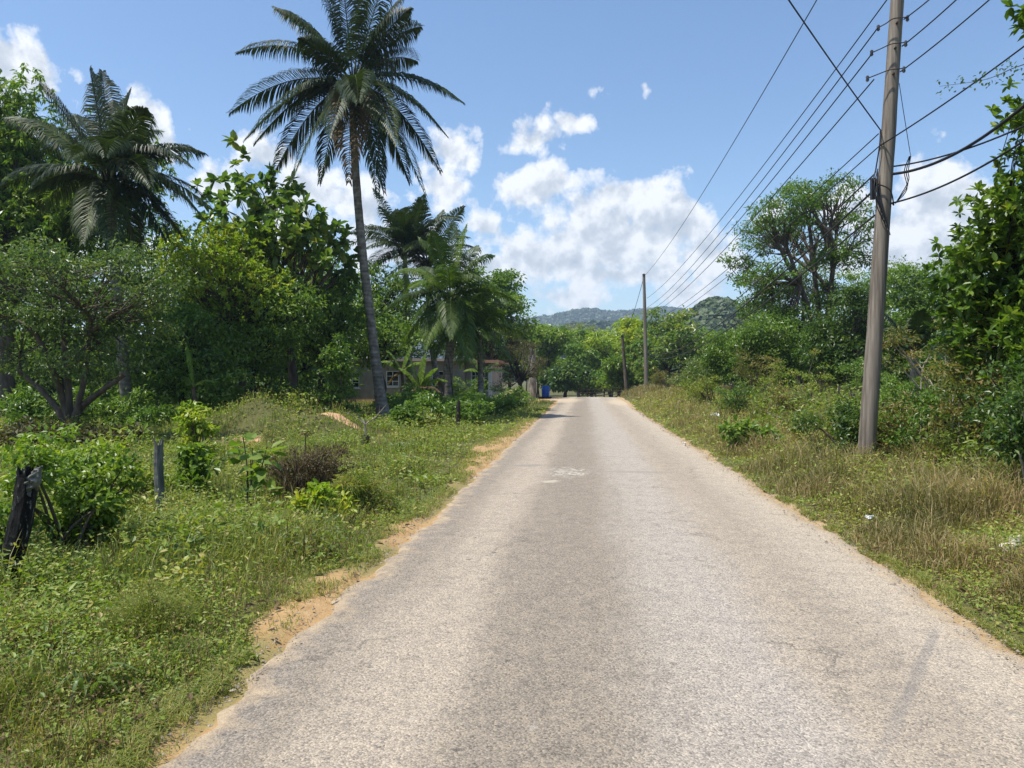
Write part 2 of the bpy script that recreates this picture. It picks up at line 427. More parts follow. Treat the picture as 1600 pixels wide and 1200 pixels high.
def road_mat():
    m, nt, out = newmat('worn_chip_seal')
    ge = nd(nt, 'NewGeometry'); pos = ge.outputs['Position']
    sp = nd(nt, 'SeparateXYZ'); nt.links.new(pos, sp.inputs[0])
    mp = nd(nt, 'Mapping'); mp.inputs['Scale'].default_value = (1, .22, 1); nt.links.new(pos, mp.inputs[0])
    nl = nd(nt, 'TexNoise', Scale=1.6, Detail=5.0, Roughness=.6); nt.links.new(mp.outputs[0], nl.inputs['Vector'])
    nm = nd(nt, 'TexNoise', Scale=6.0, Detail=6.0, Roughness=.7); nt.links.new(pos, nm.inputs['Vector'])
    ns = nd(nt, 'TexNoise', Scale=115.0, Detail=3.0, Roughness=.7); nt.links.new(pos, ns.inputs['Vector'])
    vo = nd(nt, 'TexVoronoi', Scale=95.0); nt.links.new(pos, vo.inputs['Vector'])
    vs = nd(nt, 'TexVoronoi', Scale=26.0); nt.links.new(pos, vs.inputs['Vector'])
    xx = math_(nt, 'ADD', sp.outputs[0], math_(nt, 'MULTIPLY', math_(nt, 'SUBTRACT', nl.outputs[0], .5), .75))
    fx = math_(nt, 'DIVIDE', math_(nt, 'ADD', xx, 1.9), 4.6)
    g = lambda v, w=.91, b=.785: (v * .90, v * w * .85, v * b * .80)
    band = ramp(nt, [(0, g(.27, .94, .87)), (.10, g(.27)), (.17, g(.37)), (.235, g(.38)), (.29, g(.27)), (.37, g(.255)), (.44, g(.27)), (.52, g(.36, .945, .87)), (.62, g(.38, .95, .89)), (.70, g(.36)), (.76, g(.335)), (.86, g(.40, .92, .8)), (1, g(.46, .90, .74))], fx)
    # aggregate
    agg = ramp(nt, [(.0, (.5, .5, .5)), (.4, (.92, .92, .92)), (.75, (1.22, 1.2, 1.16)), (1, (1.5, 1.45, 1.35))], vo.outputs['Color'])
    c = mixc(nt, 1.0, band.outputs[0], agg.outputs[0], 'MULTIPLY')
    spk = ramp(nt, [(.3, (.5, .5, .5)), (.5, (1, 1, 1)), (.7, (1.4, 1.38, 1.32))], ns.outputs[0])
    c = mixc(nt, .8, c, mixc(nt, 1.0, c, spk.outputs[0], 'MULTIPLY'))
    med = ramp(nt, [(.28, (.80, .80, .80)), (.5, (1.0, 1.0, 1.0)), (.75, (1.13, 1.11, 1.06))], nm.outputs[0])
    c = mixc(nt, 1.0, c, med.outputs[0], 'MULTIPLY')
    pit = ramp(nt, [(.935, (0, 0, 0)), (.96, (1, 1, 1))], vs.outputs['Color'])
    c = mixc(nt, math_(nt, 'MULTIPLY', pit.outputs[0], .55), c, (.07, .065, .06))
    lit = ramp(nt, [(.04, (1, 1, 1)), (.06, (0, 0, 0))], vs.outputs['Color'])
    c = mixc(nt, math_(nt, 'MULTIPLY', lit.outputs[0], .35), c, (.46, .42, .35))
    # wandering cracks, only where the medium noise is high
    vc = nd(nt, 'TexVoronoi', Scale=.55, feature='DISTANCE_TO_EDGE')
    wv = nd(nt, 'VectorMath', operation='MULTIPLY_ADD'); nt.links.new(nm.outputs['Color'], wv.inputs[0]); wv.inputs[1].default_value = (.5, .5, .5); nt.links.new(pos, wv.inputs[2])
    nt.links.new(wv.outputs[0], vc.inputs['Vector'])
    ck = ramp(nt, [(.0, (1, 1, 1)), (.010, (0, 0, 0))], vc.outputs[0])
    gate = ramp(nt, [(.50, (0, 0, 0)), (.58, (1, 1, 1))], nl.outputs[0])
    c = mixc(nt, math_(nt, 'MULTIPLY', math_(nt, 'MULTIPLY', ck.outputs[0], gate.outputs[0]), .65), c, (.06, .055, .05))

    def patch(x0, y0, rx, ry, lo=.25, hi=.55, k=1.6):
        a = math_(nt, 'DIVIDE', math_(nt, 'SUBTRACT', sp.outputs[0], x0), rx)
        b = math_(nt, 'DIVIDE', math_(nt, 'SUBTRACT', sp.outputs[1], y0), ry)
        r = math_(nt, 'SQRT', math_(nt, 'ADD', math_(nt, 'MULTIPLY', a, a), math_(nt, 'MULTIPLY', b, b)))
        f = math_(nt, 'ADD', math_(nt, 'SUBTRACT', 1.0, r), math_(nt, 'MULTIPLY', math_(nt, 'SUBTRACT', nm.outputs[0], .5), k))
        return ramp(nt, [(lo, (0, 0, 0)), (hi, (1, 1, 1))], f).outputs[0]
    stones = mixc(nt, vs.outputs['Color'], (.07, .06, .05), (.56, .5, .41))
    c = mixc(nt, math_(nt, 'MULTIPLY', patch(-.28, 12.9, .6, 1.1, .3, .7, 2.4), .95), c, stones)
    c = mixc(nt, math_(nt, 'MULTIPLY', patch(-.50, 11.75, .22, .22, .25, .6, 1.4), .7), c, (.46, .41, .33))
    c = mixc(nt, math_(nt, 'MULTIPLY', patch(-1.0, 13.9, .5, .35, .3, .6), .5), c, (.17, .16, .15))
    c = mixc(nt, math_(nt, 'MULTIPLY', patch(.9, 13.0, 1.2, .25, .3, .7), .45), c, (.2, .19, .17))
    # sand drifted over the crest
    c = mixc(nt, math_(nt, 'MULTIPLY', patch(-1.6, 54, 2.2, 8, .25, .6), .85), c, (.44, .35, .245))
    c = mixc(nt, math_(nt, 'MULTIPLY', patch(2.3, 50, 1.4, 9, .25, .6), .85), c, (.44, .36, .255))
    # pole shadow painted into the road colour as a thin slanting smear
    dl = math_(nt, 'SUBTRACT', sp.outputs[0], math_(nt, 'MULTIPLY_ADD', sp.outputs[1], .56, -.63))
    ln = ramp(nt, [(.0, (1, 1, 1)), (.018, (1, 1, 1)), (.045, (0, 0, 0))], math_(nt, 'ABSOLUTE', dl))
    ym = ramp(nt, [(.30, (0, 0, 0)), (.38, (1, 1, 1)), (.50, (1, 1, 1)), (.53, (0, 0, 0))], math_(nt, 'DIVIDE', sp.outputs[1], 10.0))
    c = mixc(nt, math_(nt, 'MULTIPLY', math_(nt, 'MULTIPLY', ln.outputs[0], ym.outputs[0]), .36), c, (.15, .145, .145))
    # sand over the edges
    ed = nd(nt, 'Attribute', attribute_name='edge')
    fe = math_(nt, 'SUBTRACT', ed.outputs['Fac'], math_(nt, 'MULTIPLY', math_(nt, 'SUBTRACT', nm.outputs[0], .5), .75))
    es = ramp(nt, [(.02, (1, 1, 1)), (.22, (0, 0, 0))], fe)
    sandc = ramp(nt, [(.3, (.28, .205, .125)), (.7, (.44, .35, .24))], nm.outputs[0])
    c = mixc(nt, math_(nt, 'MULTIPLY', es.outputs[0], .9), c, mixc(nt, .5, sandc.outputs[0], mixc(nt, 1.0, sandc.outputs[0], spk.outputs[0], 'MULTIPLY')))
    pr = nd(nt, 'BsdfPrincipled', Roughness=.85); pr.inputs['Specular IOR Level'].default_value = .25
    nt.links.new(c, pr.inputs['Base Color'])
    hh = math_(nt, 'ADD', math_(nt, 'MULTIPLY', ns.outputs[0], .8), math_(nt, 'MULTIPLY', vo.outputs['Distance'], -.6))
    bp = nd(nt, 'Bump', Strength=.75, Distance=.012); nt.links.new(hh, bp.inputs['Height'])
    nt.links.new(bp.outputs[0], pr.inputs['Normal']); nt.links.new(pr.outputs[0], out.inputs[0])
    return m


ry = np.concatenate([np.arange(-12, 2, 1.0), np.arange(2, 30, .06), np.arange(30, 112, .35)])
el = XL + .20 * (fbm(ry * 1.3, ry * 0, 21) - .5) + .11 * (vn(ry * 7, ry * 0, 22) - .5)
er = XR + .24 * (fbm(ry * .9, ry * 0, 23) - .5) + .11 * (vn(ry * 6, ry * 0, 24) - .5) + .35 * np.exp(-((ry - 52) / 5.) ** 2)
el = el - .9 * np.exp(-((ry - 57) / 4.) ** 2)
tt = np.concatenate([np.linspace(0, .08, 6)[:-1], np.linspace(.08, .92, 22), np.linspace(.92, 1, 6)[1:]])
RX = el[:, None] * (1 - tt) + er[:, None] * tt
RY = np.repeat(ry[:, None], len(tt), 1)
RZ = h_road(RY) + .03 * (1 - (2 * tt - 1) ** 2) - .012 + .008 * (fbm(RX * 1.5, RY * .7, 31) - .5)
RZ[:, 0] -= .03; RZ[:, -1] -= .03
edge = np.minimum(RX - el[:, None], er[:, None] - RX)
rm = MB().add(np.stack([RX, RY, RZ], -1).reshape(-1, 3), [grid_faces(len(ry), len(tt))[:, ::-1]], 0, True)
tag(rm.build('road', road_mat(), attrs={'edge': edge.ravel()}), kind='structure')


# ------------------------------------------------------------------ trees
def unit(v): return v / (np.linalg.norm(v, axis=-1, keepdims=True) + 1e-9)


def clusters_in(blobs, n, shell=.55):
    """blobs: list of (center3, rx, ry, rz) -> n cluster centres, mostly near the envelope"""
    vol = np.array([b[1] * b[3] for b in blobs]); k = R.choice(len(blobs), n, p=vol / vol.sum())
    d = unit(R.normal(0, 1, (n, 3)))
    r = shell + (1 - shell) * R.random(n) ** .7
    inner = R.random(n) < .2; r[inner] *= R.random(inner.sum())
    c = np.array([b[0] for b in blobs])[k]; rr = np.array([b[1:] for b in blobs])[k]
    p = c + d * r[:, None] * rr
    # drop those deep inside another blob
    keep = np.ones(n, bool)
    for b in blobs:
        q = np.linalg.norm((p - b[0]) / np.array(b[1:]), axis=1)
        keep &= ~((q < .45) & (R.random(n) < .7))
    return p[keep]


def crown_mesh(cl, nl, cr, L, W, style, droop=.3, oval=False, tmul=.5, tbase=.0):
    N = len(cl) * nl
    ci = np.repeat(np.arange(len(cl)), nl)
    crr = cr * (.6 + .8 * R.random(len(cl)))
    o2 = unit(R.normal(0, 1, (N, 3))) * (.35 + .65 * R.random((N, 1)) ** .6); o2[:, 2] = np.where(o2[:, 2] < 0, o2[:, 2] * .4, o2[:, 2])
    off = o2 * np.array([1, 1, .62]) * crr[ci][:, None] * .95
    tc = R.random(len(cl)) * tmul + tbase
    tint = np.clip(tc[ci] + R.random(N) * (1 - tmul) * .9, 0, 1)
    if style == 'rosette':
        # leaves radiate from several twig tips
        k = max(1, nl // 9)
        tips = cl[ci] + (R.normal(0, 1, (len(cl) * k, 3)) * cr * .6)[(ci * k + (np.tile(np.arange(nl), len(cl)) % k))]
        d = unit(R.normal(0, 1, (N, 3)) + np.array([0, 0, .35])); c = tips
    elif style == 'hang':
        k = max(1, nl // 8)
        tips = cl[ci] + (R.normal(0, 1, (len(cl) * k, 3)) * cr * .55)[(ci * k + (np.tile(np.arange(nl), len(cl)) % k))]
        d = unit(R.normal(0, 1, (N, 3)) * np.array([1, 1, .5]) + np.array([0, 0, -.75])); c = tips + R.normal(0, .04, (N, 3))
    else:
        c = cl[ci] + off
        d = unit(off / (cr + 1e-6) * .8 + R.normal(0, .8, (N, 3)) + np.array([0, 0, -droop]))
    up = unit(R.normal(0, .38, (N, 3)) + np.array([0, 0, 1.]))
    s = (.65 + .7 * R.random(N))
    return MB().leaves(c, d, up, L * s, W * s, tint, oval, fold=.18, bend=.12)


def limbs_mesh(base, fork, cl, r0, k=6, twig=True, stems=None, bark_wob=.25):
    mb = MB()
    base = np.array(base, float); fork = np.array(fork, float)
    if stems is None:
        mid = (base + fork) / 2 + R.normal(0, .06, 3) * np.linalg.norm(fork - base) * np.array([1, 1, 0])
        pts = curve([base + [0, 0, -.15], base + [0, 0, .15], mid, fork], 5)
        mb.tube(pts, np.linspace(r0 * 1.25, r0 * .75, len(pts)) + r0 * .5 * np.exp(-np.arange(len(pts)) / 1.5), 9, wob=bark_wob)
        starts = [fork]
    else:
        starts = []
        for s in stems:
            pts = curve([base + [0, 0, -.15], base + [0, 0, .2]] + [np.array(q) for q in s], 5)
            mb.tube(pts, np.linspace(r0, r0 * .5, len(pts)), 8, wob=bark_wob)
            starts.append(pts[-1])
    seeds = cl[R.choice(len(cl), min(k, len(cl)), False)]
    asg = np.argmin(np.linalg.norm(cl[:, None] - seeds[None], axis=2), axis=1)
    for i in range(len(seeds)):
        g = cl[asg == i]
        if not len(g): continue
        node = g.mean(0)
        st = min(starts, key=lambda s: np.linalg.norm(s - node))
        node = st + (node - st) * .8
        ln = np.linalg.norm(node - st)
        mid = (st + node) / 2 + R.normal(0, .07, 3) * ln + np.array([0, 0, .10]) * ln
        pts = curve([st, mid, node], 5)
        mb.tube(pts, np.linspace(r0 * .55, r0 * .22, len(pts)), 6, wob=.15)
        if twig:
            for c in g:
                j = R.integers(len(pts) // 2, len(pts))
                a = pts[j]; m2 = (a + c) / 2 + R.normal(0, .08, 3) * np.linalg.norm(c - a)
                mb.tube(curve([a, m2, c], 3), np.linspace(r0 * .16, r0 * .05, 7), 4, cap=False)
    return mb


def pxblobs(lst, d, flat=.8):
    out = []
    for b in lst:
        px, py, rx, ry_ = b[:4]; dd = d + (b[4] if len(b) > 4 else R.normal(0, .03) * d)
        out.append((P(px, py, dd), rx * dd / F, max(rx, ry_) * flat * dd / F, ry_ * dd / F))
    return out


def tree(name, label, cat, base, blobs, d, leaf, n=150, nl=60, cr=.6, L=.14, W=.06, style='mix', r0=.16, fork=.45, k=7, bark=None, group=None,
         oval=False, shell=.55, stems=None, flat=.8, droop=.3, tmul=.5, tbase=0., trunk=True):
    base = np.array(base, float)
    bl = pxblobs(blobs, d, flat)
    cl = clusters_in(bl, int(n * .8), shell)
    cl[:, 2] = np.maximum(cl[:, 2], hz(cl[:, 0], cl[:, 1]) + .1)
    t = thing(name, label, cat, base, group)
    cen = cl.mean(0)
    fk = base + (cen - base) * fork
    if trunk:
        limbs_mesh(base, fk, cl, r0, k, True, stems).build('trunk' if stems is None else 'stems', bark or BARK, t)
    crown_mesh(cl, nl, cr, L, W, style, droop, oval, tmul, tbase).build('crown', LM[leaf], t)
    return t


# ------------------------------------------------------------------ palms
def frond_mesh(p0, p1, p2, ll=.8, n=60, hang=1.0, w=.045, tint=.4, start=.14):
    mb = MB()
    t = np.linspace(0, 1, 22)[:, None]
    pts = (1 - t) ** 2 * p0 + 2 * t * (1 - t) * p1 + t * t * p2
    mb.tube(pts, np.linspace(.035, .006, 22), 5, min(1, tint + .35), cap=False)
    t = np.linspace(start, 1, n) + R.normal(0, .003, n); t = np.clip(t, start, 1)[:, None]
    q = (1 - t) ** 2 * p0 + 2 * t * (1 - t) * p1 + t * t * p2
    T = unit(2 * (1 - t) * (p1 - p0) + 2 * t * (p2 - p1))
    S = unit(np.cross(T, np.array([0, 0, 1.])) + 1e-4)
    N = np.cross(S, T)
    tw = R.normal(0, .25)
    for sd in (-1, 1):
        prof = (.45 + .55 * np.sin(PI * np.clip(t * .95 + .08, 0, 1)) ** .8) * (1 - .55 * sst(t, .75, 1.0))
        l = ll * prof[:, 0] * R.normal(1, .07, n)
        sw = .25 + .65 * t + R.normal(0, .06, (n, 1))
        d0 = unit(S * sd * (1.0 - .35 * t) + T * sw + N * (.28 + tw * sd) + R.normal(0, .045, (n, 3)))
        hg = hang * (.65 + .3 * R.random((n, 1)))
        d1 = unit(d0 + np.array([0, 0, -1.]) * hg * .65)
        d2 = unit(d0 * .55 + np.array([0, 0, -1.]) * hg * 1.1)
        l_ = l[:, None]
        a = q + N * .01; b = a + d0 * l_ * .35; c = b + d1 * l_ * .35; e = c + d2 * l_ * .3
        wd = unit(T - d1 * np.sum(T * d1, axis=1, keepdims=True)) * w * .5
        v = np.stack([a - wd * .5, a + wd * .5, b + wd, b - wd, c + wd * .75, c - wd * .75, e], 1)
        k = np.arange(n)[:, None] * 7
        tn = np.clip(tint + R.normal(0, .12, n), 0, 1)
        mb.add(v.reshape(-1, 3), [k + np.array([0, 1, 2, 3]), k + np.array([3, 2, 4, 5]), k + np.array([5, 4, 6])], np.repeat(tn, 7))
    return mb


def palm(label, trunk_pts, r, heart, fronds, leaf, group='coconut palms', ll=.8, nf=60, hang=1., nuts=False, w=.045, dead=(), name='coconut_palm', trunk_n=10, base_flare=.6):
    t = thing(name, label, 'palm', trunk_pts[0], group)
    if len(trunk_pts) > 1:
        pts = curve(trunk_pts, trunk_n)
        m = len(pts); u = np.linspace(0, 1, m)
        rad = r * (1 - .35 * u) + r * base_flare * np.exp(-u * 14)
        MB().tube(np.vstack([pts[0] - [0, 0, .2], pts]), np.concatenate([[rad[0] * 1.1], rad]), 14, wob=.08).build('trunk', PALM_BARK, t)
    # leaf bases
    L_ref = float(np.mean([np.linalg.norm(np.array(f[0]) - heart) for f in fronds]))
    mb = MB()
    for i in range(14):
        a = i * 2.4; h = R.random() * .45
        o = np.array([math.cos(a), math.sin(a), 0]); p = heart + [0, 0, -.55 + h]
        k_ = min(1, r / .2) * min(1, L_ref / 3.); p = heart + [0, 0, (-.55 + h) * k_]; mb.tube(curve([p + o * r * .5 * k_, p + o * (r * .9 + .1) * k_ + [0, 0, .25 * k_], p + o * (r + .3) * k_ + [0, 0, .6 * k_]], 4), np.linspace(.08, .025, 9) * k_, 5)
    mb.build('leaf_base', BARK_D, t)
    for f in fronds:
        tip = np.array(f[0], float); lift = f[1]
        L0 = np.linalg.norm(tip - heart)
        p0 = heart + unit(tip - heart) * .12
        p1 = (p0 + tip) / 2 + np.array([0, 0, lift * 1.35 * L0]) - (tip - heart) * (.06 if lift > .2 else 0) * np.array([1, 1, 0])
        isd = len(f) > 2 and f[2] == 'dead'
        frond_mesh(p0, p1, tip, ll * (.85 if L0 < 2 else 1) * R.normal(1, .06), nf, hang, w, float(np.clip(R.normal(.38, .14), .05, .95))).build('dead_frond' if isd else 'frond', LM['deadpalm' if isd else leaf], t)
    return t


def rand_fronds(heart, n, L, lo=-.55, hi=1.35, seed=1, skew=1.0):
    """golden-angle fronds; elevation from nearly upright (young) to hanging (old)"""
    rg = np.random.default_rng(seed); out = []
    for i in range(n):
        u = (i + .5) / n
        az = i * 2.39996 + rg.normal(0, .15); e = hi + (lo - hi) * u ** skew + rg.normal(0, .08)
        l = L * (.8 + .3 * rg.random()) * (.75 if u < .1 else 1)
        tip = heart + l * np.array([math.cos(az) * math.cos(e), math.sin(az) * math.cos(e), math.sin(e)])
        out.append((tip, .24 if e < .7 else .10))
    return out


# tall palm
D = 29.5
hp = P(552, 130, D)
tr = [G(600, D, -.05), P(592, 600, D), P(579, 500, D), P(567, 400, D), P(558, 300, D), P(552, 205, D), hp - np.array([0, 0, .15])]
tips = [(372, 82, .4, .22), (434, 14, -.8, .16), (430, 12, 1.6, .10), (492, -55, .8, .06), (530, -75, -1.2, .04), (575, -70, 1.5, .04), (606, -45, -1., .06), (630, -5, 1.2, .08),
        (640, 14, -.6, .12), (657, 42, .9, .18), (652, 96, 2.2, .20), (722, 160, .2, .22), (697, 212, -.6, .24), (688, 268, .4, .26), (664, 304, -.9, .24),
        (360, 176, .2, .20), (384, 218, -1.0, .25), (398, 224, .9, .24), (424, 278, .1, .26), (456, 284, -1.2, .26), (500, 285, 1.9, .28), (600, 300, 2.1, .28), (545, 285, -2.6, .30, 1),
        (590, 305, -2.0, .26), (640, 285, 2.6, .26), (560, 160, -4.0, .18), (515, 215, -3.7, .22), (620, 225, -3.6, .22), (470, 150, 3.5, .2), (620, 110, 3.6, .18), (470, 60, -1.6, .12)]
fr = [(P(a, b, D + c), l) + (('dead',) if len(rest) else ()) for a, b, c, l, *rest in tips]
palm('tallest coconut palm, slim curved grey trunk rising clear of all other trees', tr, .20, hp, fr, 'palm', ll=1.1, nf=124, hang=1.45, w=.044, base_flare=.75)

# left palm
D = 24.0
hp = P(172, 285, D)
tr = [G(205, D + .5), P(198, 620, D + .3), P(190, 540, D), P(180, 420, D), P(174, 330, D), hp]
tips = [(62, 130, .3, .06), (140, 108, -.5, .03), (160, 112, 1.2, .03), (205, 140, .5, .10), (224, 170, -.8, .16), (222, 205, 1.0, .25), (10, 185, .2, .18), (318, 240, .3, .24), (300, 262, -1.4, .30), (330, 325, .2, .26), (320, 345, -1.2, .28), (5, 290, .3, .18), (45, 300, -1.2, .30), (60, 330, 1.0, .3), (260, 375, -.6, .28), (285, 370, .7, .28), (130, 380, -1.8, .35), (175, 400, -2.0, .3), (110, 250, -2.6, .34), (165, 245, -3.0, .36), (235, 290, -2.6, .3), (100, 380, .5, .3), (215, 390, .9, .3), (120, 180, 2.2, .1), (240, 210, 2.2, .2), (60, 240, 2.4, .2), (180, 160, 2.2, .06)]
palm('large coconut palm at the left whose drooping crown sinks into the trees below it', tr, .19, hp, [(P(a, b, D + c), l) for a, b, c, l in tips], 'palm', ll=.95, nf=120, hang=1.3, w=.036)

# middle palms
D = 46.0
hp = P(632, 392, D)
palm('dark coconut palm standing behind the bright green roadside palm', [G(640, D), P(638, 520, D), hp], .2, hp, rand_fronds(hp, 26, 3.9, -.6, 1.3, 5), 'palm', ll=.9, nf=64, w=.055)
hp = P(668, 412, D + 1)
palm('coconut palm with upright fronds just behind the bright green roadside palm', [G(690, D), P(672, 520, D + .5), hp], .2, hp, rand_fronds(hp, 24, 3.8, -.6, 1.3, 15), 'palm', ll=.9, nf=64, w=.055)
D = 37.0
hp = P(703, 468, D)
tips = [(730, 352, .3, .05), (708, 350, 1.0, .03), (655, 372, .4, .14), (675, 362, -.8, .10), (770, 400, .2, .22), (745, 385, 1.2, .12), (622, 425, .8, .25), (600, 487, .2, .26), (625, 545, -.3, .28), (645, 505, -1.6, .34), (800, 515, .1, .26), (790, 480, 1.0, .28), (805, 470, -.6, .26), (780, 560, -.4, .28), (760, 590, -.8, .26), (735, 570, -1.8, .3), (705, 530, -2.4, .4), (665, 545, -2.0, .34), (720, 545, 1.8, .3), (680, 560, 1.5, .3), (640, 450, -1.6, .3), (760, 440, -1.6, .3), (700, 420, -2.6, .3), (650, 420, 2.0, .2), (765, 450, 2.2, .2), (630, 470, 2.0, .25)]
palm('bright green young coconut palm arching over the grey house near the road', [G(697, D), P(700, 580, D), P(704, 530, D), hp], .26, hp, [(P(a, b, D + c), l) for a, b, c, l in tips], 'palm2', ll=.98, nf=96, hang=1.3, w=.042)
D = 37.5
hp = P(748, 520, D)
palm('short coconut palm with a leaning trunk between the young palm and the road', [G(750, D - 2), P(751, 590, D), hp], .17, hp, rand_fronds(hp, 16, 2.5, -.7, .9, 31), 'palm2', ll=.7, nf=42, w=.06)
D = 19.5
hp = P(1428, 545, D)
palm('small trunkless coconut palm in the shade behind the utility pole', [G(1430, D), hp], .14, hp, rand_fronds(hp, 12, 1.35, -.3, 1.2, 8), 'palm', ll=.45, nf=36)

# ------------------------------------------------------------------ left trees
b = G(112, 19.0)
tree('spreading_tree', 'grey-green spreading tree forked low into several bare stems behind the bushes', 'tree', b,
     [(50, 425, 75, 45), (150, 425, 70, 40), (95, 392, 40, 26), (185, 400, 34, 24), (10, 398, 40, 22), (255, 470, 26, 24), (25, 500, 75, 50), (120, 490, 100, 60), (215, 510, 70, 45), (225, 440, 70, 45), (-40, 450, 60, 70), (40, 570, 60, 30), (190, 570, 50, 30), (120, 570, 60, 30)], 19, 'grey', n=330, nl=62, cr=.5, L=.11, W=.05,
     r0=.11, k=12, bark=BARK, stems=[[P(100, 630, 19), P(80, 570, 18.6), P(55, 520, 18.4)], [P(106, 600, 19), P(100, 540, 19.3), P(98, 490, 19.5)], [P(120, 640, 18.8), P(132, 590, 18.7), P(140, 520, 18.6)], [P(125, 640, 18.9), P(160, 610, 18.6), P(195, 585, 18.5)], [P(90, 640, 19), P(65, 610, 19.2), P(30, 580, 19.4)]], shell=.3)
tree('mango_tree', 'tall leafy mango tree behind the left coconut palm at the photo edge', 'tree', G(15, 32),
     [(-20, 240, 90, 80), (55, 270, 90, 70), (-90, 230, 100, 110), (20, 175, 45, 40), (120, 340, 90, 60), (0, 370, 130, 80), (210, 270, 50, 45), (180, 210, 30, 30)], 32, 'mango', n=800, nl=80, cr=.85, L=.27, W=.085, style='hang', r0=.32, k=12, tbase=.25)
tree('broadleaf_tree', 'yellow-green rounded tree top left of the tall palm trunk', 'tree', G(385, 27),
     [(375, 385, 70, 32), (325, 425, 65, 45), (420, 420, 50, 40), (280, 410, 50, 35), (370, 440, 90, 45)], 27, 'yellow', n=260, nl=70, cr=.5, L=.14, W=.065, style='rosette', r0=.18, k=9, shell=.6, tbase=.15)
tree('breadfruit_tree', 'open tree with large dark leaves on bare twigs against the sky beside the tall palm', 'tree', G(455, 30),
     [(385, 290, 35, 28), (430, 310, 45, 40), (470, 360, 50, 45), (510, 405, 35, 45), (350, 335, 30, 35), (410, 365, 60, 40), (535, 440, 25, 30)], 30, 'big', n=130, nl=26, cr=.7, L=.34, W=.19, style='rosette', r0=.2, k=14, shell=.4, oval=True)
tree('shade_tree', 'dark tree with a black trunk on the grassy mound', 'tree', G(400, 27.5),
     [(340, 500, 90, 50), (420, 480, 90, 55), (390, 540, 90, 35)], 27.5, 'mid', n=260, nl=64, cr=.6, L=.17, W=.07, r0=.15, k=8, bark=BARK_D, tbase=.2)
tree('shade_tree', 'leafy tree just left of the tall palm trunk, dead leaves on its stem', 'tree', G(505, 31.5),
     [(495, 470, 60, 45), (525, 490, 45, 50), (470, 520, 50, 40), (510, 540, 45, 30)], 31.5, 'mid', n=220, nl=60, cr=.6, L=.19, W=.075, style='hang', r0=.17, k=7, bark=BARK_D, tbase=.1)
tree('shade_tree', 'low dense tree right of the forked grey-green tree', 'tree', G(285, 25),
     [(270, 520, 70, 50), (300, 580, 70, 40), (240, 590, 50, 40), (330, 560, 50, 40)], 25, 'mid', n=250, nl=56, cr=.55, L=.15, W=.065, r0=.13, k=7, bark=BARK_D)
# second row
row = [(-60, 40, [(-60, 400, 130, 90), (-60, 520, 130, 80), (-40, 600, 130, 60)], 'mid', 'leafy wall of a dark tree at the left edge behind the forked tree'),
       (90, 38, [(100, 420, 110, 60), (90, 520, 120, 70), (110, 600, 110, 50)], 'mid', 'dark tree directly behind the forked grey-green tree'),
       (250, 36, [(250, 400, 90, 60), (250, 490, 100, 70), (240, 590, 100, 60)], 'mango', 'dark tree below the right fronds of the left palm'),
       (360, 38, [(370, 440, 80, 60), (370, 530, 90, 60), (360, 600, 80, 45)], 'mid', 'shaded tree behind the grassy mound'),
       (480, 40, [(480, 430, 70, 55), (470, 510, 80, 60), (480, 575, 70, 30)], 'mid', 'green tree behind the open large-leaved tree'),
       (590, 43, [(600, 470, 55, 55), (570, 520, 60, 50), (620, 530, 50, 40)], 'mid', 'tree with brownish leaves behind the tall palm trunk'),
       (560, 66, [(560, 500, 70, 60), (640, 520, 60, 50), (700, 520, 50, 50)], 'dark', 'broad dark tree behind the grey house')]
for px, d, bl, lf, lb in row:
    tree('woodland_tree', lb, 'tree', G(px, d), bl, d, lf, n=230, nl=58, cr=.9, L=.24, W=.11, r0=.22, k=8, bark=BARK_D, group='trees of the left woodland', style='mix', tbase=.12)
bk = ['at the far left edge', 'behind the forked tree', 'beside the left palm stem', 'left of the mound', 'straight behind the mound', 'between the mound and the grey house']
for i, px in enumerate((-120, 10, 120, 225, 330, 440)):
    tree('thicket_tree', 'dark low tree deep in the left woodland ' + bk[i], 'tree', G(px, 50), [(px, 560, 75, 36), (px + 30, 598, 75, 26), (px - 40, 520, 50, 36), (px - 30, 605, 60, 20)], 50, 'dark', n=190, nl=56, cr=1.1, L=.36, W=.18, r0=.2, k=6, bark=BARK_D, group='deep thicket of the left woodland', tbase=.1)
for px, d, lb in ((-260, 38, 'leafy tree in the row beyond the left photo edge, nearest the frame'), (-430, 36, 'leafy tree second beyond the left photo edge'), (-640, 34, 'leafy tree third beyond the left photo edge'), (-900, 34, 'leafy tree farthest beyond the left photo edge')):
    tree('woodland_tree', lb, 'tree', G(px, d), [(px, 420, 130, 80), (px + 30, 530, 130, 80), (px - 60, 600, 130, 40)], d, 'mid', n=200, nl=56, cr=1.1, L=.3, W=.14, r0=.24, k=7, bark=BARK_D, group='trees of the left woodland')
bk = ['left of the tall open tree', 'behind the tall open tree trunk', 'behind the utility pole', 'right of the small shaded palm', 'at the far right edge']
for i, px in enumerate((1180, 1290, 1400, 1500, 1610)):
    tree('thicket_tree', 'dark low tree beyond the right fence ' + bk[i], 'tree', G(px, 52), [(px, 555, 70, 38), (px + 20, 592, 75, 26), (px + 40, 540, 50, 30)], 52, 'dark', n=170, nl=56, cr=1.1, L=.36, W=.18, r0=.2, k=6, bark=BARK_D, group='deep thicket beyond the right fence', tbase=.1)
tree('round_tree', 'dense round-crowned green tree right of the young palm beside the road', 'tree', G(768, 62),
     [(790, 455, 38, 32), (800, 490, 38, 38), (760, 470, 50, 50), (775, 530, 60, 40), (735, 510, 50, 50)], 62, 'mid', n=330, nl=62, cr=.8, L=.3, W=.16, r0=.3, k=9, tbase=.1, shell=.7)
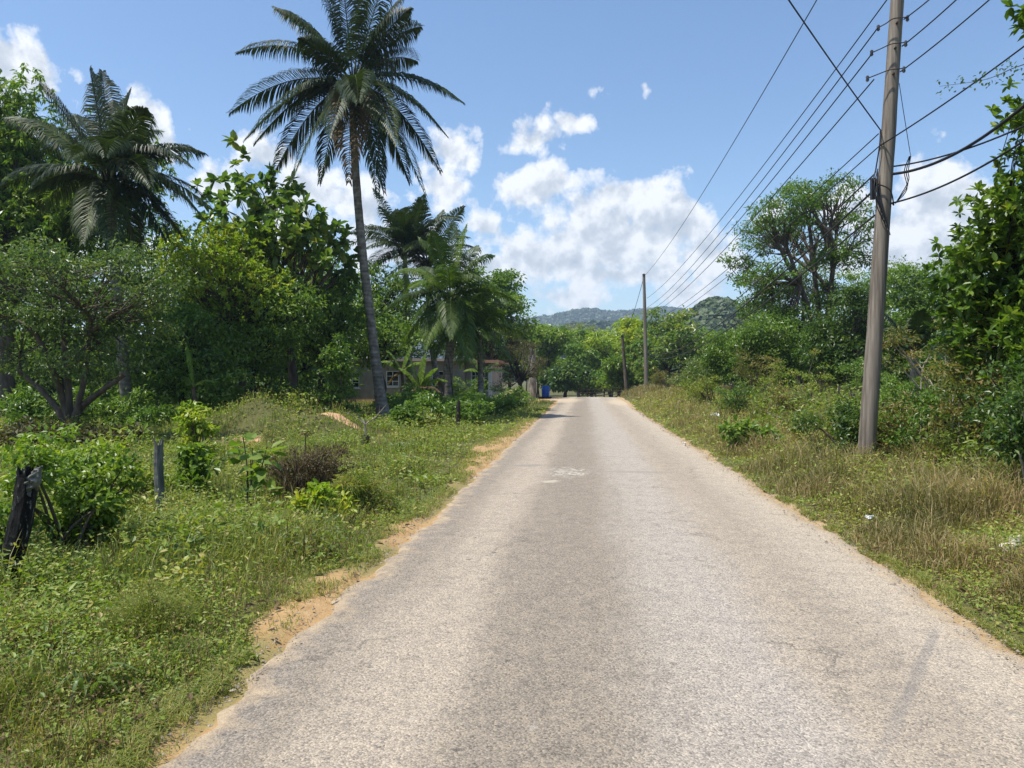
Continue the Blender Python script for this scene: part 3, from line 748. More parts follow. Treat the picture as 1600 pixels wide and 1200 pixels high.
tree('vine_covered_tree', 'brownish small tree hung with dry vines right of the house', 'tree', G(812, 47),
     [(795, 570, 22, 20), (826, 552, 16, 18), (822, 585, 20, 16), (782, 598, 14, 12), (842, 566, 8, 25), (812, 540, 7, 14), (800, 548, 10, 8)], 47, 'dry', n=100, nl=80, cr=.42, L=.10, W=.04, r0=.17, k=6, bark=BARK_D)
# bare trunk by the barrel
bt = G(832, 55); t = thing('dead_tree', 'leafless grey tree trunk next to the blue barrel', 'tree', bt)
mb = MB().tube(curve([bt - [0, 0, .2], P(832, 600, 55), P(833, 570, 55), P(829, 540, 55)], 6), np.linspace(.33, .14, 19), 9, wob=.3)
for q in ((845, 560), (822, 548), (838, 535)):
    mb.tube(curve([P(832, 578, 55), P((q[0] + 832) / 2 + 1, 565, 55), P(*q, 55)], 5), np.linspace(.12, .03, 11), 6)
mb.build('trunk', BARK_P, t)

# ------------------------------------------------------------------ end of the road
far = [(850, 96, [(850, 545, 32, 22), (865, 525, 28, 14), (845, 575, 32, 22)], 'fresh', 'bright green tree behind the blue barrel'),
       (905, 104, [(900, 535, 38, 20), (915, 560, 40, 25), (885, 570, 32, 25)], 'mid', 'green tree straight ahead past the road crest, below the far ridge'),
       (955, 100, [(948, 540, 40, 22), (955, 570, 35, 25), (930, 585, 30, 18)], 'yellow', 'light green tree at the end of the road left of the distant poles'),
       (885, 84, [(870, 595, 26, 15), (895, 590, 28, 20)], 'dark', 'low dark tree at the left end of the road crest'),
       (925, 90, [(915, 600, 24, 14), (935, 598, 20, 14)], 'mango', 'low tree with large leaves in the middle of the road end'),
       (968, 82, [(970, 592, 18, 16), (955, 598, 14, 12), (962, 570, 10, 14), (985, 585, 10, 18)], 'fresh', 'yellow-green bush in front of the leaning distant pole'),
       (995, 84, [(992, 530, 26, 22), (985, 512, 18, 12), (1000, 570, 26, 30)], 'yellow', 'yellowish tree between the two distant poles'),
       (1040, 74, [(1045, 500, 36, 26), (1030, 535, 40, 30), (1075, 540, 45, 40), (1040, 575, 50, 28), (1090, 570, 30, 30)], 'big', 'large dark tree right behind the distant straight pole'),
       (1100, 80, [(1105, 545, 40, 26), (1130, 570, 40, 30)], 'mid', 'shaded green tree below the wooded hill'),
       (850, 130, [(840, 520, 40, 12), (880, 530, 40, 16)], 'yellow', 'pale green treetop under the far ridge')]
for px, d, bl, lf, lb in far:
    tree('roadside_tree', lb, 'tree', G(px, d), bl, d, lf, n=150, nl=50, cr=1.0, L=.42, W=.24, r0=.24, k=6, bark=BARK_P if lf == 'mid' else BARK_D, group='trees at the end of the road', tbase=.1)
tree('feathery_tree', 'tall pale greyish feathery tree against the far ridge', 'tree', G(905, 150), [(905, 520, 24, 17), (895, 528, 20, 14), (920, 526, 16, 16)], 150, 'grey', n=80, nl=40, cr=1.3, L=.6, W=.18, r0=.3, k=8, shell=.3, tbase=.4)
# wooded background beyond
for px, d, bl, lf, lb in [(800, 120, [(790, 560, 60, 40)], 'dark', 'dark tree seen between the house and the dead trunk'),
                          (1010, 140, [(1010, 545, 60, 40)], 'dark', 'dark tree far behind the yellowish tree')]:
    tree('roadside_tree', lb, 'tree', G(px, d), bl, d, lf, n=130, nl=44, cr=1.4, L=.6, W=.35, r0=.3, k=6, bark=BARK_D, group='trees at the end of the road')

# ------------------------------------------------------------------ right trees
D = 40.0
b = G(1284, D)
cl_b = [(1225, 330, 55, 35), (1300, 305, 50, 28), (1190, 380, 50, 30), (1150, 415, 28, 22), (1340, 350, 25, 40), (1260, 360, 60, 40), (1215, 430, 60, 30), (1310, 400, 40, 30), (1170, 440, 30, 15), (1350, 400, 18, 18), (1270, 300, 40, 20), (1195, 480, 40, 26), (1240, 500, 40, 24), (1300, 460, 30, 26)]
tree('tall_open_tree', 'tall open-crowned tree left of the utility pole, sky showing through its branches', 'tree', b, cl_b, D, 'mid', n=420, nl=62, cr=.6, L=.17, W=.075, r0=.24, k=22, bark=BARK, shell=.45, flat=.9,
     stems=[[P(1279, 570, D), P(1268, 500, D - .3), P(1250, 445, D - .6)], [P(1284, 560, D), P(1279, 490, D + .3), P(1272, 425, D + .6)], [P(1289, 560, D), P(1296, 470, D), P(1302, 415, D - .3)]], tmul=.4)
mid = [(1145, 44, [(1140, 545, 35, 30), (1165, 575, 40, 28), (1125, 570, 30, 22)], 'mid', 'small tree behind the fence near the pale shrub'),
       (1205, 38, [(1205, 520, 50, 35), (1190, 570, 45, 30), (1235, 560, 45, 35), (1170, 545, 30, 25)], 'mid', 'olive leafy tree left of the tall open tree trunk'),
       (1250, 44, [(1250, 480, 50, 40), (1220, 455, 40, 32), (1290, 510, 45, 40), (1265, 440, 35, 30), (1190, 500, 40, 30)], 'grey', 'mass of small olive leaves wrapped around the tall open tree trunk'),
       (1320, 32, [(1320, 510, 50, 40), (1330, 560, 45, 35), (1285, 545, 35, 30), (1345, 470, 30, 30)], 'dark', 'dark leafy tree just left of the utility pole shaft'),
       (1370, 46, [(1350, 450, 45, 32), (1400, 450, 40, 40), (1380, 500, 60, 40)], 'fresh', 'bright green round tree behind the utility pole'),
       (1450, 33, [(1430, 450, 40, 40), (1480, 470, 50, 45), (1440, 520, 60, 45)], 'mid', 'green tree right of the utility pole behind the small palm'),
       (1500, 36, [(1500, 410, 28, 28), (1520, 400, 25, 30), (1490, 430, 30, 25)], 'fresh', 'fine-leaved pale green tree behind the near right tree'),
       (1560, 24, [(1550, 500, 80, 60), (1600, 560, 90, 60), (1500, 560, 60, 45)], 'dark', 'dark tree filling the gap behind the near right tree'),
       (1400, 60, [(1400, 540, 120, 50), (1250, 560, 110, 40)], 'dark', 'dark thicket tree far behind the fence')]
for px, d, bl, lf, lb in mid:
    fine = 'fine' in lb
    tree('bush_tree', lb, 'tree', G(px, d), bl, d, lf, n=230, nl=60, cr=.65, L=.10 if fine else .17, W=.03 if fine else .075, r0=.12, k=7, bark=BARK, group='trees behind the right fence', tbase=.12)
# near tree, big rosettes
D = 11.0
tree('almond_tree', 'near large-leaved tree with yellowing leaf rosettes at the right edge', 'tree', G(1566, 12.0),
     [(1555, 335, 55, 38, .3), (1600, 300, 50, 60, 0), (1590, 410, 80, 60, .4), (1530, 455, 60, 45, .8), (1600, 235, 30, 30, .2), (1600, 180, 22, 16, 0), (1560, 530, 80, 50, .6), (1480, 450, 30, 18, 1.0), (1680, 380, 100, 140, .5), (1700, 200, 70, 90, .4), (1515, 330, 14, 25, .2), (1640, 500, 70, 80, -.4)],
     D, 'almond', n=420, nl=64, cr=.30, L=.125, W=.058, style='rosette', r0=.10, k=16, oval=True, shell=.5, bark=BARK_D, tmul=.55)
tree('almond_tree', 'slender branch tip of yellow-green leaves hanging in from the top right corner', 'branch', G(1680, 10),
     [(1600, 28, 13, 12, 0), (1612, 60, 10, 8, 0), (1650, 10, 40, 40, 0)], 10, 'almond', n=24, nl=30, cr=.14, L=.15, W=.07, style='rosette', r0=.07, k=3, oval=True, bark=BARK_D)
# vine shoot
t = thing('vine_shoot', 'thin leafy vine shoot reaching left across the sky at the upper right', 'vine', P(1640, 95, 10))
vp = curve([P(1640, 90, 10), P(1590, 104, 10), P(1540, 124, 10), P(1468, 135, 10)], 8)
MB().tube(vp, np.linspace(.008, .002, len(vp)), 4).build('stem', BARK, t)
i = R.integers(0, len(vp), 130); c = vp[i] + R.normal(0, .05, (130, 3)) * np.array([1, 1, 1.3])
MB().leaves(c, unit(R.normal(0, 1, (130, 3)) - [0, 0, .6]), unit(R.normal(0, .5, (130, 3)) + [0, 0, 1]), .055, .03, R.random(130) * .5).build('foliage', LM['mid'], t)


# ------------------------------------------------------------------ shrubs and small plants
def shrub(name, label, px, d, rx, hgt, leaf, n=60, nl=50, cr=.14, L=.07, W=.035, group=None, oval=False, style='mix', stem_n=9, stem_mat=None, tbase=0., tmul=.5, cat='bush', low=.15, deep=None):
    b = G(px, d)
    t = thing(name, label, cat, b, group)
    ry_ = deep or rx
    bl = [(b + [R.normal(0, rx * .5), R.normal(0, ry_ * .4), hgt * (.25 + .6 * R.random())], rx * (.35 + .3 * R.random()), ry_ * .5, hgt * (.22 + .15 * R.random())) for _ in range(9)]
    cl = clusters_in(bl, n, .22)
    cl[:, 2] += (R.random(len(cl)) < .18) * R.random(len(cl)) * .4 * hgt
    g = hz(cl[:, 0], cl[:, 1])
    cl[:, 2] = np.maximum(cl[:, 2], g + low * hgt * R.random(len(cl)))
    mb = MB()
    for c in cl[R.choice(len(cl), min(stem_n, len(cl)), False)]:
        a = b + [R.normal(0, rx * .2), R.normal(0, ry_ * .2), -.05]
        mb.tube(curve([a, (a + c) / 2 + [0, 0, .1 * hgt], c], 4), np.linspace(.014, .004, 9) * (1 + hgt * .5), 5)
    mb.build('stems', stem_mat or BARK, t)
    crown_mesh(cl, nl, cr, L, W, style, .2, oval, tmul, tbase).build('foliage', LM[leaf], t)
    return t


shrub('leafy_bush', 'bright green leafy bush directly right of the charred leaning post', 104, 6.8, .42, 1.0, 'fresh', 120, 60, .16, .058, .03, oval=True, tbase=.05, tmul=.7, stem_n=34, deep=.5)
shrub('leafy_bush', 'light green bush at the foot of the weathered grey post', 195, 10.0, .45, .50, 'weed', 90, 52, .17, .06, .03, oval=True, stem_n=22)
shrub('leafy_bush', 'yellow-green bush behind the two wooden posts', 150, 10.2, .75, .75, 'yellow', 120, 50, .2, .08, .04, stem_n=12)
shrub('leafy_bush', 'small green bush cut by the left photo edge beside the charred post', -25, 6.3, .35, .65, 'fresh', 50, 50, .16, .065, .036, oval=True)
shrub('slender_sapling', 'bright yellow-green sapling in front of the bare soil patch', 310, 13.2, .30, 1.25, 'yellow', 44, 36, .15, .09, .04, oval=True, cat='sapling', tbase=.2)
shrub('slender_sapling', 'leafy sapling just right of the weathered grey post', 302, 10.4, .24, .75, 'fresh', 40, 40, .15, .10, .05, oval=True, cat='sapling')
shrub('dry_weed_bush', 'brown half-dry bush in the middle of the left verge', 478, 10.6, .62, .78, 'brown', 170, 50, .12, .04, .014, stem_n=60, tbase=.1, low=.1)
shrub('cassava_plant', 'small yellowish plant in front of the brown dry bush', 488, 8.6, .22, .36, 'yellow', 26, 26, .1, .085, .04, oval=True, cat='plant', tbase=.2)
shrub('tuft_bush', 'dark grassy bush between the brown dry bush and the road', 555, 9.2, .32, .42, 'grass', 70, 40, .12, .10, .012, cat='plant')
shrub('roadside_shrub', 'glossy green shrub alone on the right grass verge', 1178, 16.2, .42, .55, 'mid', 70, 40, .16, .13, .06, oval=True, tbase=.3)
shrub('pale_shrub', 'pale grey-green rounded shrub near the far end of the right fence', 1082, 45, 1.5, 1.55, 'grey', 130, 52, .5, .16, .07, tbase=.3)
us = [(648, 41, 1.1, 1.7, 'mid', 'tall leafy bush in front of the left part of the grey house'), (722, 43, .9, 1.5, 'mid', 'tall leafy bush at the corner of the grey house'), (640, 31, .9, .9, 'mid', 'dark shrub right of the tall palm foot'), (668, 24.5, .9, .8, 'mid', 'leafy shrub with pale leaves by the leaning fence stake'), (720, 27, 1.0, .8, 'mid', 'shrub under the young palm beside the verge'),
      (765, 33, 1.3, .9, 'mid', 'low shrub under the short leaning palm'), (800, 42, 1.2, .8, 'mid', 'low green shrub below the vine-hung tree'), (528, 26, .7, 1.3, 'mid', 'feathery shrub left of the tall palm foot'), (480, 26, 1.2, 1.3, 'dark', 'dark shrub on the right slope of the mound'),
      (430, 27, 1.5, 1.1, 'mid', 'green shrub on top of the mound'), (340, 24, 1.3, 1.3, 'mid', 'shrub left of the mound'), (255, 23, 1.2, 1.2, 'dark', 'shaded shrub near the grey leaning palm trunk'), (170, 24, 1.4, 1.1, 'dark', 'shaded shrub behind the forked tree foot'),
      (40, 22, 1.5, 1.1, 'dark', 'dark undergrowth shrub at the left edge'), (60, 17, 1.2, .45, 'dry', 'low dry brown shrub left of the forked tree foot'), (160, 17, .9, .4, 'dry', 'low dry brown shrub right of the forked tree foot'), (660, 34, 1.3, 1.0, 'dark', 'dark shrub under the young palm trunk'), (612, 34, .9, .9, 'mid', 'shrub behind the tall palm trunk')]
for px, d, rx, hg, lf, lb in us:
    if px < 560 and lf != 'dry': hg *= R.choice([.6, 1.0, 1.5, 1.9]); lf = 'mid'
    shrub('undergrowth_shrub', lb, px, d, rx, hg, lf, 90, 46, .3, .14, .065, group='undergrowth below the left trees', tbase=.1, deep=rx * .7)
rs = [(1405, 14, .55, .85, 'mid', 'bush hugging the foot of the utility pole'), (1470, 13, .8, 1.2, 'mid', 'bush in the right thicket beside the pole'), (1545, 11.5, .8, 1.3, 'mid', 'tall bush in the right thicket under the near tree'), (1610, 10.2, .8, 1.3, 'dark', 'dark bush at the right photo edge'),
      (1500, 15.5, 1.1, 1.9, 'mid', 'tall tangled bush behind the right thicket'), (1400, 18, 1.0, 1.2, 'mid', 'bush below the small shaded palm'), (1570, 13, 1.0, 1.8, 'dark', 'tall dark bush around the near tree stem'), (1330, 14.2, .5, .7, 'mid', 'small bush left of the utility pole foot'),
      (1225, 22, .8, .8, 'mid', 'bush in front of the fence posts below the tall tree'), (1150, 28, .9, 1.0, 'mid', 'bush among the far fence posts'), (1110, 36, 1.0, 1.0, 'fresh', 'low bright bush beside the far fence posts'), (1240, 30, 1.3, 1.6, 'fresh', 'light green bush under the olive tree'), (1185, 33, 1.3, 1.7, 'mid', 'green bush between fence and olive tree'),
      (1340, 24, 1.3, 1.4, 'mid', 'bush behind the thin fence stakes'), (1290, 33, 1.4, 1.3, 'dark', 'dark bush at the tall tree foot'), (1640, 8.5, .6, .9, 'mid', 'nearest bush just outside the right edge'), (1040, 52, 1.0, .8, 'mid', 'small bush beside the distant straight pole')]
for px, d, rx, hg, lf, lb in rs:
    shrub('thicket_bush', lb, px, d, rx, hg * 1.35, ['olive', 'mid', 'olive', 'dark'][rs.index((px, d, rx, hg, lf, lb)) % 4] if lf != 'fresh' else 'weed', 80, 56, .24, .075, .034, group='bushes along the right fence', tbase=.1, deep=rx * .8, stem_n=16, stem_mat=TWIG if R.random() < .5 else BARK)

dw = [o for o in bpy.data.objects if o.name == 'dry_weed_bush'][0]; q = np.array(dw.location); n = 1300
rr = np.abs(R.normal(0, .32, n)); a = R.random(n) * 2 * PI; p = np.stack([q[0] + rr * np.cos(a), q[1] + rr * np.sin(a), np.full(n, q[2])], 1)
MB().blades(p, (.3 + .6 * R.random(n)) * np.clip(1.2 - rr, .3, 1), np.full(n, .007), .1 + .5 * R.random(n), R.random(n)).build('stalks', LM['brown'], dw)
# papaya-like plant with broad leaves
t = thing('broad_leaf_weed', 'young plant with a few broad pale leaves left of the brown dry bush', 'plant', G(385, 9.4))
b = G(385, 9.4); mb = MB(); lv = MB()
for q, hgt in ((-.06, .95), (.10, .7), (.0, .8), (.35, .85), (.28, .6)):
    top = b + [q * .9, R.normal(0, .1), hgt]
    mb.tube(curve([b, (b + top) / 2 + [.03, 0, .05], top], 5), np.linspace(.014, .006, 11), 5)
    n = 9; z = R.random((n, 1)) * .45
    a = R.random(n) * 2 * PI; dd = np.stack([np.cos(a), np.sin(a), R.normal(0, .35, n)], 1)
    c = top - np.array([0, 0, 1]) * z + dd * .05
    up_ = unit(R.normal(0, .4, (n, 3)) + [0, 0, 1])
    for i in range(n):
        MB().leaves(c[i:i + 1], dd[i:i + 1], up_[i:i + 1], .14 + .08 * R.random(), .12 + .06 * R.random(), np.array([.3 + .6 * R.random()]), True, .1, .2).build('leaf', LM['fresh'], t)
mb.build('stem', BARK, t)
# small bare sapling
b = G(571, 18.2); t = thing('bare_sapling', 'leafless knee-high sapling with a dark root ball in front of the tall palm', 'sapling', b)
mb = MB().tube(curve([b, b + [0, 0, .35], b + [-.02, 0, .62]], 4), np.linspace(.03, .02, 9), 6)
for q in ((-.5, .85), (-.3, .9), (.4, .95), (.55, 1.0), (.1, .8)):
    mb.tube(curve([b + [0, 0, .5], b + [q[0] * .5, R.normal(0, .1), .7], b + [q[0], R.normal(0, .2), q[1]]], 4), np.linspace(.016, .004, 9), 5)
mb.build('stems', TWIG, t)
MB().tube(curve([b - [0, 0, .05], b + [0, 0, .12], b + [.02, 0, .25]], 4), [.13, .13, .12, .12, .11, .11, .1, .09, .05], 9, wob=.4).build('root_ball', BARK_D, t)
n = 40; c = b + R.normal(0, 1, (n, 3)) * [.2, .15, .08] + [0, 0, .68]
MB().leaves(c, unit(R.normal(0, 1, (n, 3))), unit(R.normal(0, .5, (n, 3)) + [0, 0, 1]), .08, .03, R.random(n)).build('foliage', LM['yellow'], t)

# strap-leaved plant
b = G(132, 3.75); t = thing('strap_leaf_plant', 'plant with pale strap leaves low on the left verge', 'plant', b)
for i in range(11):
    a = i * 2.4; l = .16 + .14 * R.random(); o = np.array([math.cos(a), math.sin(a) * .7, 0])
    pts = curve([b + [0, 0, .02] + o * .02, b + o * l * .4 + [0, 0, l * .7], b + o * l + [0, 0, l * (.9 - .8 * R.random())]], 5)
    T = np.gradient(pts, axis=0); S = unit(np.cross(T, [0, 0, 1.])) * (.012 * np.sin(np.linspace(.5, PI, len(pts))))[:, None]
    v = np.stack([pts - S, pts + [0, 0, -.004], pts + S], 1).reshape(-1, 3); k = np.arange(len(pts) - 1)[:, None] * 3
    MB().add(v, [k + np.array([0, 1, 4, 3]), k + np.array([1, 2, 5, 4])], .4 + .5 * R.random(), True).build('leaf', LM['grey'], t)


# banana plants
def banana(label, px, d, hgt, leaves_, lean=0., top=None):
    b = G(px, d); t = thing('banana_plant', label, 'plant', b, 'banana plants')
    hd = b + [lean, 0, hgt] if top is None else top
    MB().tube(curve([b - [0, 0, .1], (b + hd) / 2 + [.04, 0, 0], hd], 6), np.linspace(.14, .06, 13), 9, wob=.2).build('stem', BARK, t)
    for (qx, qz, qy, L, wd, dry) in leaves_:
        tip = hd + np.array([qx, qy, qz])
        n = 22; u = np.linspace(0, 1, n)[:, None]
        m = (hd + tip) / 2 + [0, 0, .35 * abs(L)]
        pts = (1 - u) ** 2 * hd + 2 * u * (1 - u) * m + u * u * tip
        T = unit(np.gradient(pts, axis=0)); S = unit(np.cross(T, [0, 0.02, 1.]))
        w_ = wd * np.sin(PI * np.clip(u * .9 + .08, 0, 1)) ** .6 * (u > .12)
        mb = MB().tube(pts, np.linspace(.025, .006, n), 5, .8, cap=False)
        for sd in (-1, 1):
            hang = np.array([0, 0, -1.]) * (.3 + .5 * R.random((n, 1)))
            e = pts + unit(S * sd + hang * .8) * w_
            k = np.arange(n - 1); tear = R.random(n - 1) < .45
            for i in k:
                g = .25 if tear[i] else 0
                e1 = e[i + 1] * (1 - g) + e[i] * g
                mb.add([pts[i], pts[i + 1], e1 + [0, 0, -.08 * g], e[i]], [np.array([[0, 1, 2, 3]])], np.clip(R.normal(.45, .15), 0, 1))
        mb.build('dead_leaf' if dry else 'leaf', LM['deadpalm' if dry else 'banana'], t)


banana('banana plant with upright split leaves left of the house window', 655, 35, 1.2, [(-1.0, .9, .2, 1.2, .3, 0), (-.5, 1.5, 0, 1.2, .28, 0), (.2, 1.55, .3, 1.2, .25, 0), (.9, .9, -.2, 1.2, .3, 0), (1.3, .3, .2, 1.3, .3, 0), (1.1, -.2, -.5, 1.0, .25, 1), (-.4, -.3, -.3, .8, .2, 1)])
banana('banana plant with hanging dark leaves right of the tall palm trunk', 628, 36, 1.9, [(-1.1, .5, .3, 1.2, .3, 0), (-.7, 1.0, -.2, 1.2, .3, 0), (.4, 1.2, .3, 1.2, .3, 0), (1.1, .4, -.2, 1.2, .3, 0), (-.7, -.6, 0, 1.0, .25, 1), (.5, -.7, .2, 1.0, .25, 1)])
banana('banana plant stretching one broad dark leaf towards the vine-hung tree', 752, 40, 1.9, [(1.5, .0, -.3, 1.3, .3, 0), (.9, .5, .2, 1.2, .3, 0), (-.6, .8, .2, 1.2, .3, 0), (-.9, .1, -.2, 1.0, .3, 0)])
banana('banana plant with one pale upright leaf among the left trees', 303, 23, 1.2, [(-.25, 1.35, .0, .6, .22, 0), (.7, .15, -.1, .7, .16, 0), (-.5, .3, .2, .6, .2, 0)])
banana('banana plant with ragged dead leaves beside the open large-leaved tree', 518, 27.5, 1.6, [(.3, 1.0, 0, 1.0, .3, 0), (-.8, .4, .1, .9, .28, 0), (.4, -1.0, 0, .5, .2, 1), (-.3, -1.1, .1, .5, .2, 1), (.1, -1.2, -.2, .5, .2, 1), (.8, .3, 0, .9, .3, 0)])


# ------------------------------------------------------------------ posts
def post(name, label, a, top, r, mat, group, jag=0., n=14, cat='fence post', seed=1):
    rg = np.random.default_rng(seed)
    a = np.array(a, float); top = np.array(top, float)
    t = thing(name, label, cat, a, group)
    m = 26; u = np.linspace(0, 1, m)[:, None]
    ax = top - a; pts = a - [0, 0, .12] + (ax + [0, 0, .12]) * u + np.array([r * .25, 0, 0]) * np.sin(u * 5 + seed)
    th = np.linspace(0, 2 * PI, n, endpoint=False)
    prof = 1 + .10 * np.sin(th * 2 + seed) + .05 * np.sin(th * 5 + 2 * seed) + rg.normal(0, .05, n)
    rad = r * (1.08 - .2 * u + rg.normal(0, .03, (m, 1))) * prof[None]
    v = pts[:, None] + rad[..., None] * np.stack([np.cos(th), np.sin(th), 0 * th], 1)[None]
    # ragged top
    v[-1, :, 2] += jag * (rg.random(n) ** 2) * r * 2.2; v[-2, :, 2] += jag * (rg.random(n) - .4) * r * .7
    i = np.arange(m - 1)[:, None] * n; j = np.arange(n)[None]; k = (j + 1) % n
    mb = MB().add(np.vstack([v.reshape(-1, 3), [pts[-1] - [0, 0, r * jag * .6]]]), [np.stack([i + j, i + k, i + n + k, i + n + j], -1).reshape(-1, 4), np.stack([(m - 1) * n + j[0], (m - 1) * n + k[0], np.full(n, m * n)], 1)])
    mb.build('post', mat, t)
    return t, mb


# charred post with a broken fork
a = G(0, 5.55); tp = P(42, 744, 5.55)
t, _ = post('charred_post', 'charred black fence post leaning right with a pale split top, nearest on the left', a, tp, .082, POST_B, None, .5, 18, seed=4)
v0 = tp + np.array([.01, 0, -.02])
MB().tube(curve([v0 + [.0, -.02, -.10], P(54, 746, 5.5), P(66, 728, 5.48)], 6), np.concatenate([np.linspace(.05, .034, 9), np.linspace(.028, .006, 4)]), 10, wob=.9, smooth=False).build('split_top', POST_G, t)
post('weathered_post', 'short upright weathered grey post behind the leafy bushes', G(249, 9.3), P(249, 697, 9.3), .055, POST_G, None, 1.3, 14, seed=7)
post('leaning_stake', 'dark thin stake leaning beside the shrub under the young palm', G(717, 25), P(716, 628, 25), .07, BARK_D, None, .5, 9, seed=9, cat='stake')
post('leaning_stake', 'thin dark stick slanting up against the house wall under the palm', G(713, 33), P(700, 560, 33), .03, BARK_D, None, .2, 7, seed=10, cat='stake')
post('leaning_stake', 'stout leaning dead palm stump left of the young palm trunk', G(682, 35), P(690, 590, 35.5), .2, BARK, None, .4, 10, seed=12, cat='stump')
# right fence
fp = [(1272, 24.5, 617, .10, BARK_D, 'black fence post with a pale edge left of the thin stakes'), (1192, 31, 600, .11, BARK_D, 'dark crooked fence post below the olive tree'), (1222, 30, 598, .09, BARK_D, 'dark leaning fence post between the crooked and the black post'),
      (1145, 37, 598, .10, BARK_D, 'fence post half hidden in leaves left of the crooked one'), (1096, 45, 602, .08, WOOD_G, 'pale fence post right of the pale shrub'), (1087, 46.5, 601, .09, BARK_D, 'dark fence post in front of the pale shrub'), (1079, 48, 601, .08, BARK_D, 'dark fence post at the left of the pale shrub cluster'), (1104, 43, 602, .12, BARK_D, 'stout dark fence post beside the pale one'), (1029, 56, 606, .05, WOOD_G, 'little grey post near the distant straight pole'),
      (1291, 22, 617, .035, BARK, 'thin brown stake next to the black fence post'), (1307, 21, 604, .04, BARK, 'tallest thin brown stake left of the utility pole'), (1328, 20, 615, .035, BARK, 'thin leaning stake nearest the utility pole'), (1376, 17.5, 625, .05, BARK_D, 'dark crooked stake right behind the utility pole'), (1560, 12.4, 560, .045, BARK_D, 'dark slim stem rising under the near right tree')]
pts_f = []
for i, (px, d, ty, r, m_, lb) in enumerate(fp):
    a = G(px, d); tp = P(px + R.normal(0, 3) + (8 if 'lean' in lb else 0), ty, d)
    post('fence_post' if 'stake' not in lb and 'stem' not in lb else 'fence_stake', lb, a, tp, r * .8, m_, 'posts of the right roadside fence', .6, 9, seed=20 + i)
    if i < 8: pts_f.append((d, a + (tp - a) * .85, a + (tp - a) * .5))
pts_f.sort(key=lambda q: q[0])
for k, lb in ((1, 'upper strand of barbed wire along the right fence posts'), (2, 'lower strand of barbed wire along the right fence posts')):
    mb = MB().tube(np.array([q[k] for q in pts_f]), .006, 4)
    tag(mb.build('fence_wire', METAL), lb, 'wire', 'wires of the right fence')

# stakes by barrel
for i, (px, d, ty, r) in enumerate([(838, 60, 597, .06), (842, 61, 592, .05), (827, 58, 598, .05), (822, 56, 596, .05)]):
    post('fence_stake', ['short dark stake touching the left of the blue barrel', 'dark leaning stake just behind the blue barrel', 'stake in front of the dead trunk', 'thin stake left of the dead trunk by the sand heap'][i], G(px, d), P(px + [3, -2, 1, 1][i], ty, d), r, BARK_D, 'stakes by the yard', .4, 8, seed=50 + i)
# end-of-road fence
b = G(935, 76); t = thing('end_fence', 'dark low fence crossing the end of the road beyond the crest', 'fence', b)
for px in (905, 918, 931, 944, 957, 970):
    a = G(px, 76); MB().tube([a, a + [0, 0, 1.15]], .07, 7, wob=.3).build('fence_post', BARK_D, t)
for z in (.35, .65, .95):
    a = G(903, 76); c = G(972, 76); MB().tube([a + [0, -.08, z], (a + c) / 2 + [0, -.08, z - .03], c + [0, -.08, z]], .04, 6).build('rail', BARK_D, t)


# ------------------------------------------------------------------ utility poles and wires
def pole(label, base, top, r, mat=WOOD_G):
    t = thing('utility_pole', label, 'utility pole', base, 'utility poles')
    base = np.array(base); top = np.array(top)
    pts = curve([base - [0, 0, .2], base + (top - base) * .5 + [.01, 0, 0], top], 14)
    MB().tube(pts, np.linspace(r * 1.08, r * .72, len(pts)), 20, wob=.05).build('shaft', mat, t)
    return t


DP = 13.0
pb = G(1352, DP); ptop = P(1412, -150, DP)
up = pole('tall weathered wooden utility pole on the right verge, nearest to the camera', pb, ptop, .132)


def on_pole(py, side=0.):
    u = (P(1352, py, DP)[2] - pb[2]) / (ptop[2] - pb[2])
    return pb + (ptop - pb) * u + CM @ np.array([side, 0, 0])


for py, L in ((36, .28), (75, .36), (115, .40)):
    c = on_pole(py)
    mb = MB().tube(curve([c + [.10, -.16, .02], c + [-.1, -.17, 0], c + [-L * .7, -.12, -.05], c + [-L, -.02, -.07]], 4), .009, 6)
    mb.tube([c + [-.02, -.14, -.05], c + [-.02, .14, -.05]], .02, 6)
    mb.build('bracket', BARK_D, up)
    for q in (c + [.13, -.16, .0], c + [-L, 0, -.07]):
        MB().tube([q + [0, 0, -.05], q + [0, 0, -.03], q + [0, 0, 0], q + [0, 0, .03], q + [0, 0, .05]], [.014, .03, .022, .03, .014], 9).build('insulator', simplemat('insulator', (.04, .036, .036), (.08, .075, .075), rough=.3, bump=0) if 'insulator' not in bpy.data.materials else bpy.data.materials['insulator'], up)
mb = MB()
for k in range(6):
    s = on_pole(265 + k * 4, -.15) + [0, -.05, 0]; e = on_pole(330 + 8 * k, -.10 + .04 * k) + [0, -.15, 0]
    mb.tube(curve([s, (s + e) / 2 + [R.normal(-.06, .05), -.06, 0], e], 5), .009, 5)
mb.tube(curve([on_pole(262, -.16), on_pole(285, -.2) + [0, -.08, 0], on_pole(300, .02) + [0, -.19, 0], on_pole(322, .12) + [0, -.15, 0], on_pole(318, .16)], 5), .012, 5)
mb.box(on_pole(295, -.185), (.07, .1, .35), 0)
mb.build('cable_bundle', WIRE, up)
MB().tube(curve([on_pole(205, -.13), on_pole(230, -.15) + [0, -.06, 0], on_pole(270, -.17)], 4), .012, 5).build('down_cable', WIRE, up)
mb = MB()
for k in range(3):
    mb.tube(curve([P(1421 + k, 244, DP - .1), P(1413 + 3 * k, 268, DP), P(1417 + k, 296 - 6 * k, DP), P(1399, 318, DP)], 5), .008, 5)
mb.tube(curve([P(1405, 130, DP), P(1411, 170, DP), P(1423, 245, DP - .1)], 6), .006, 5)
mb.build('hanging_cable', WIRE, up)

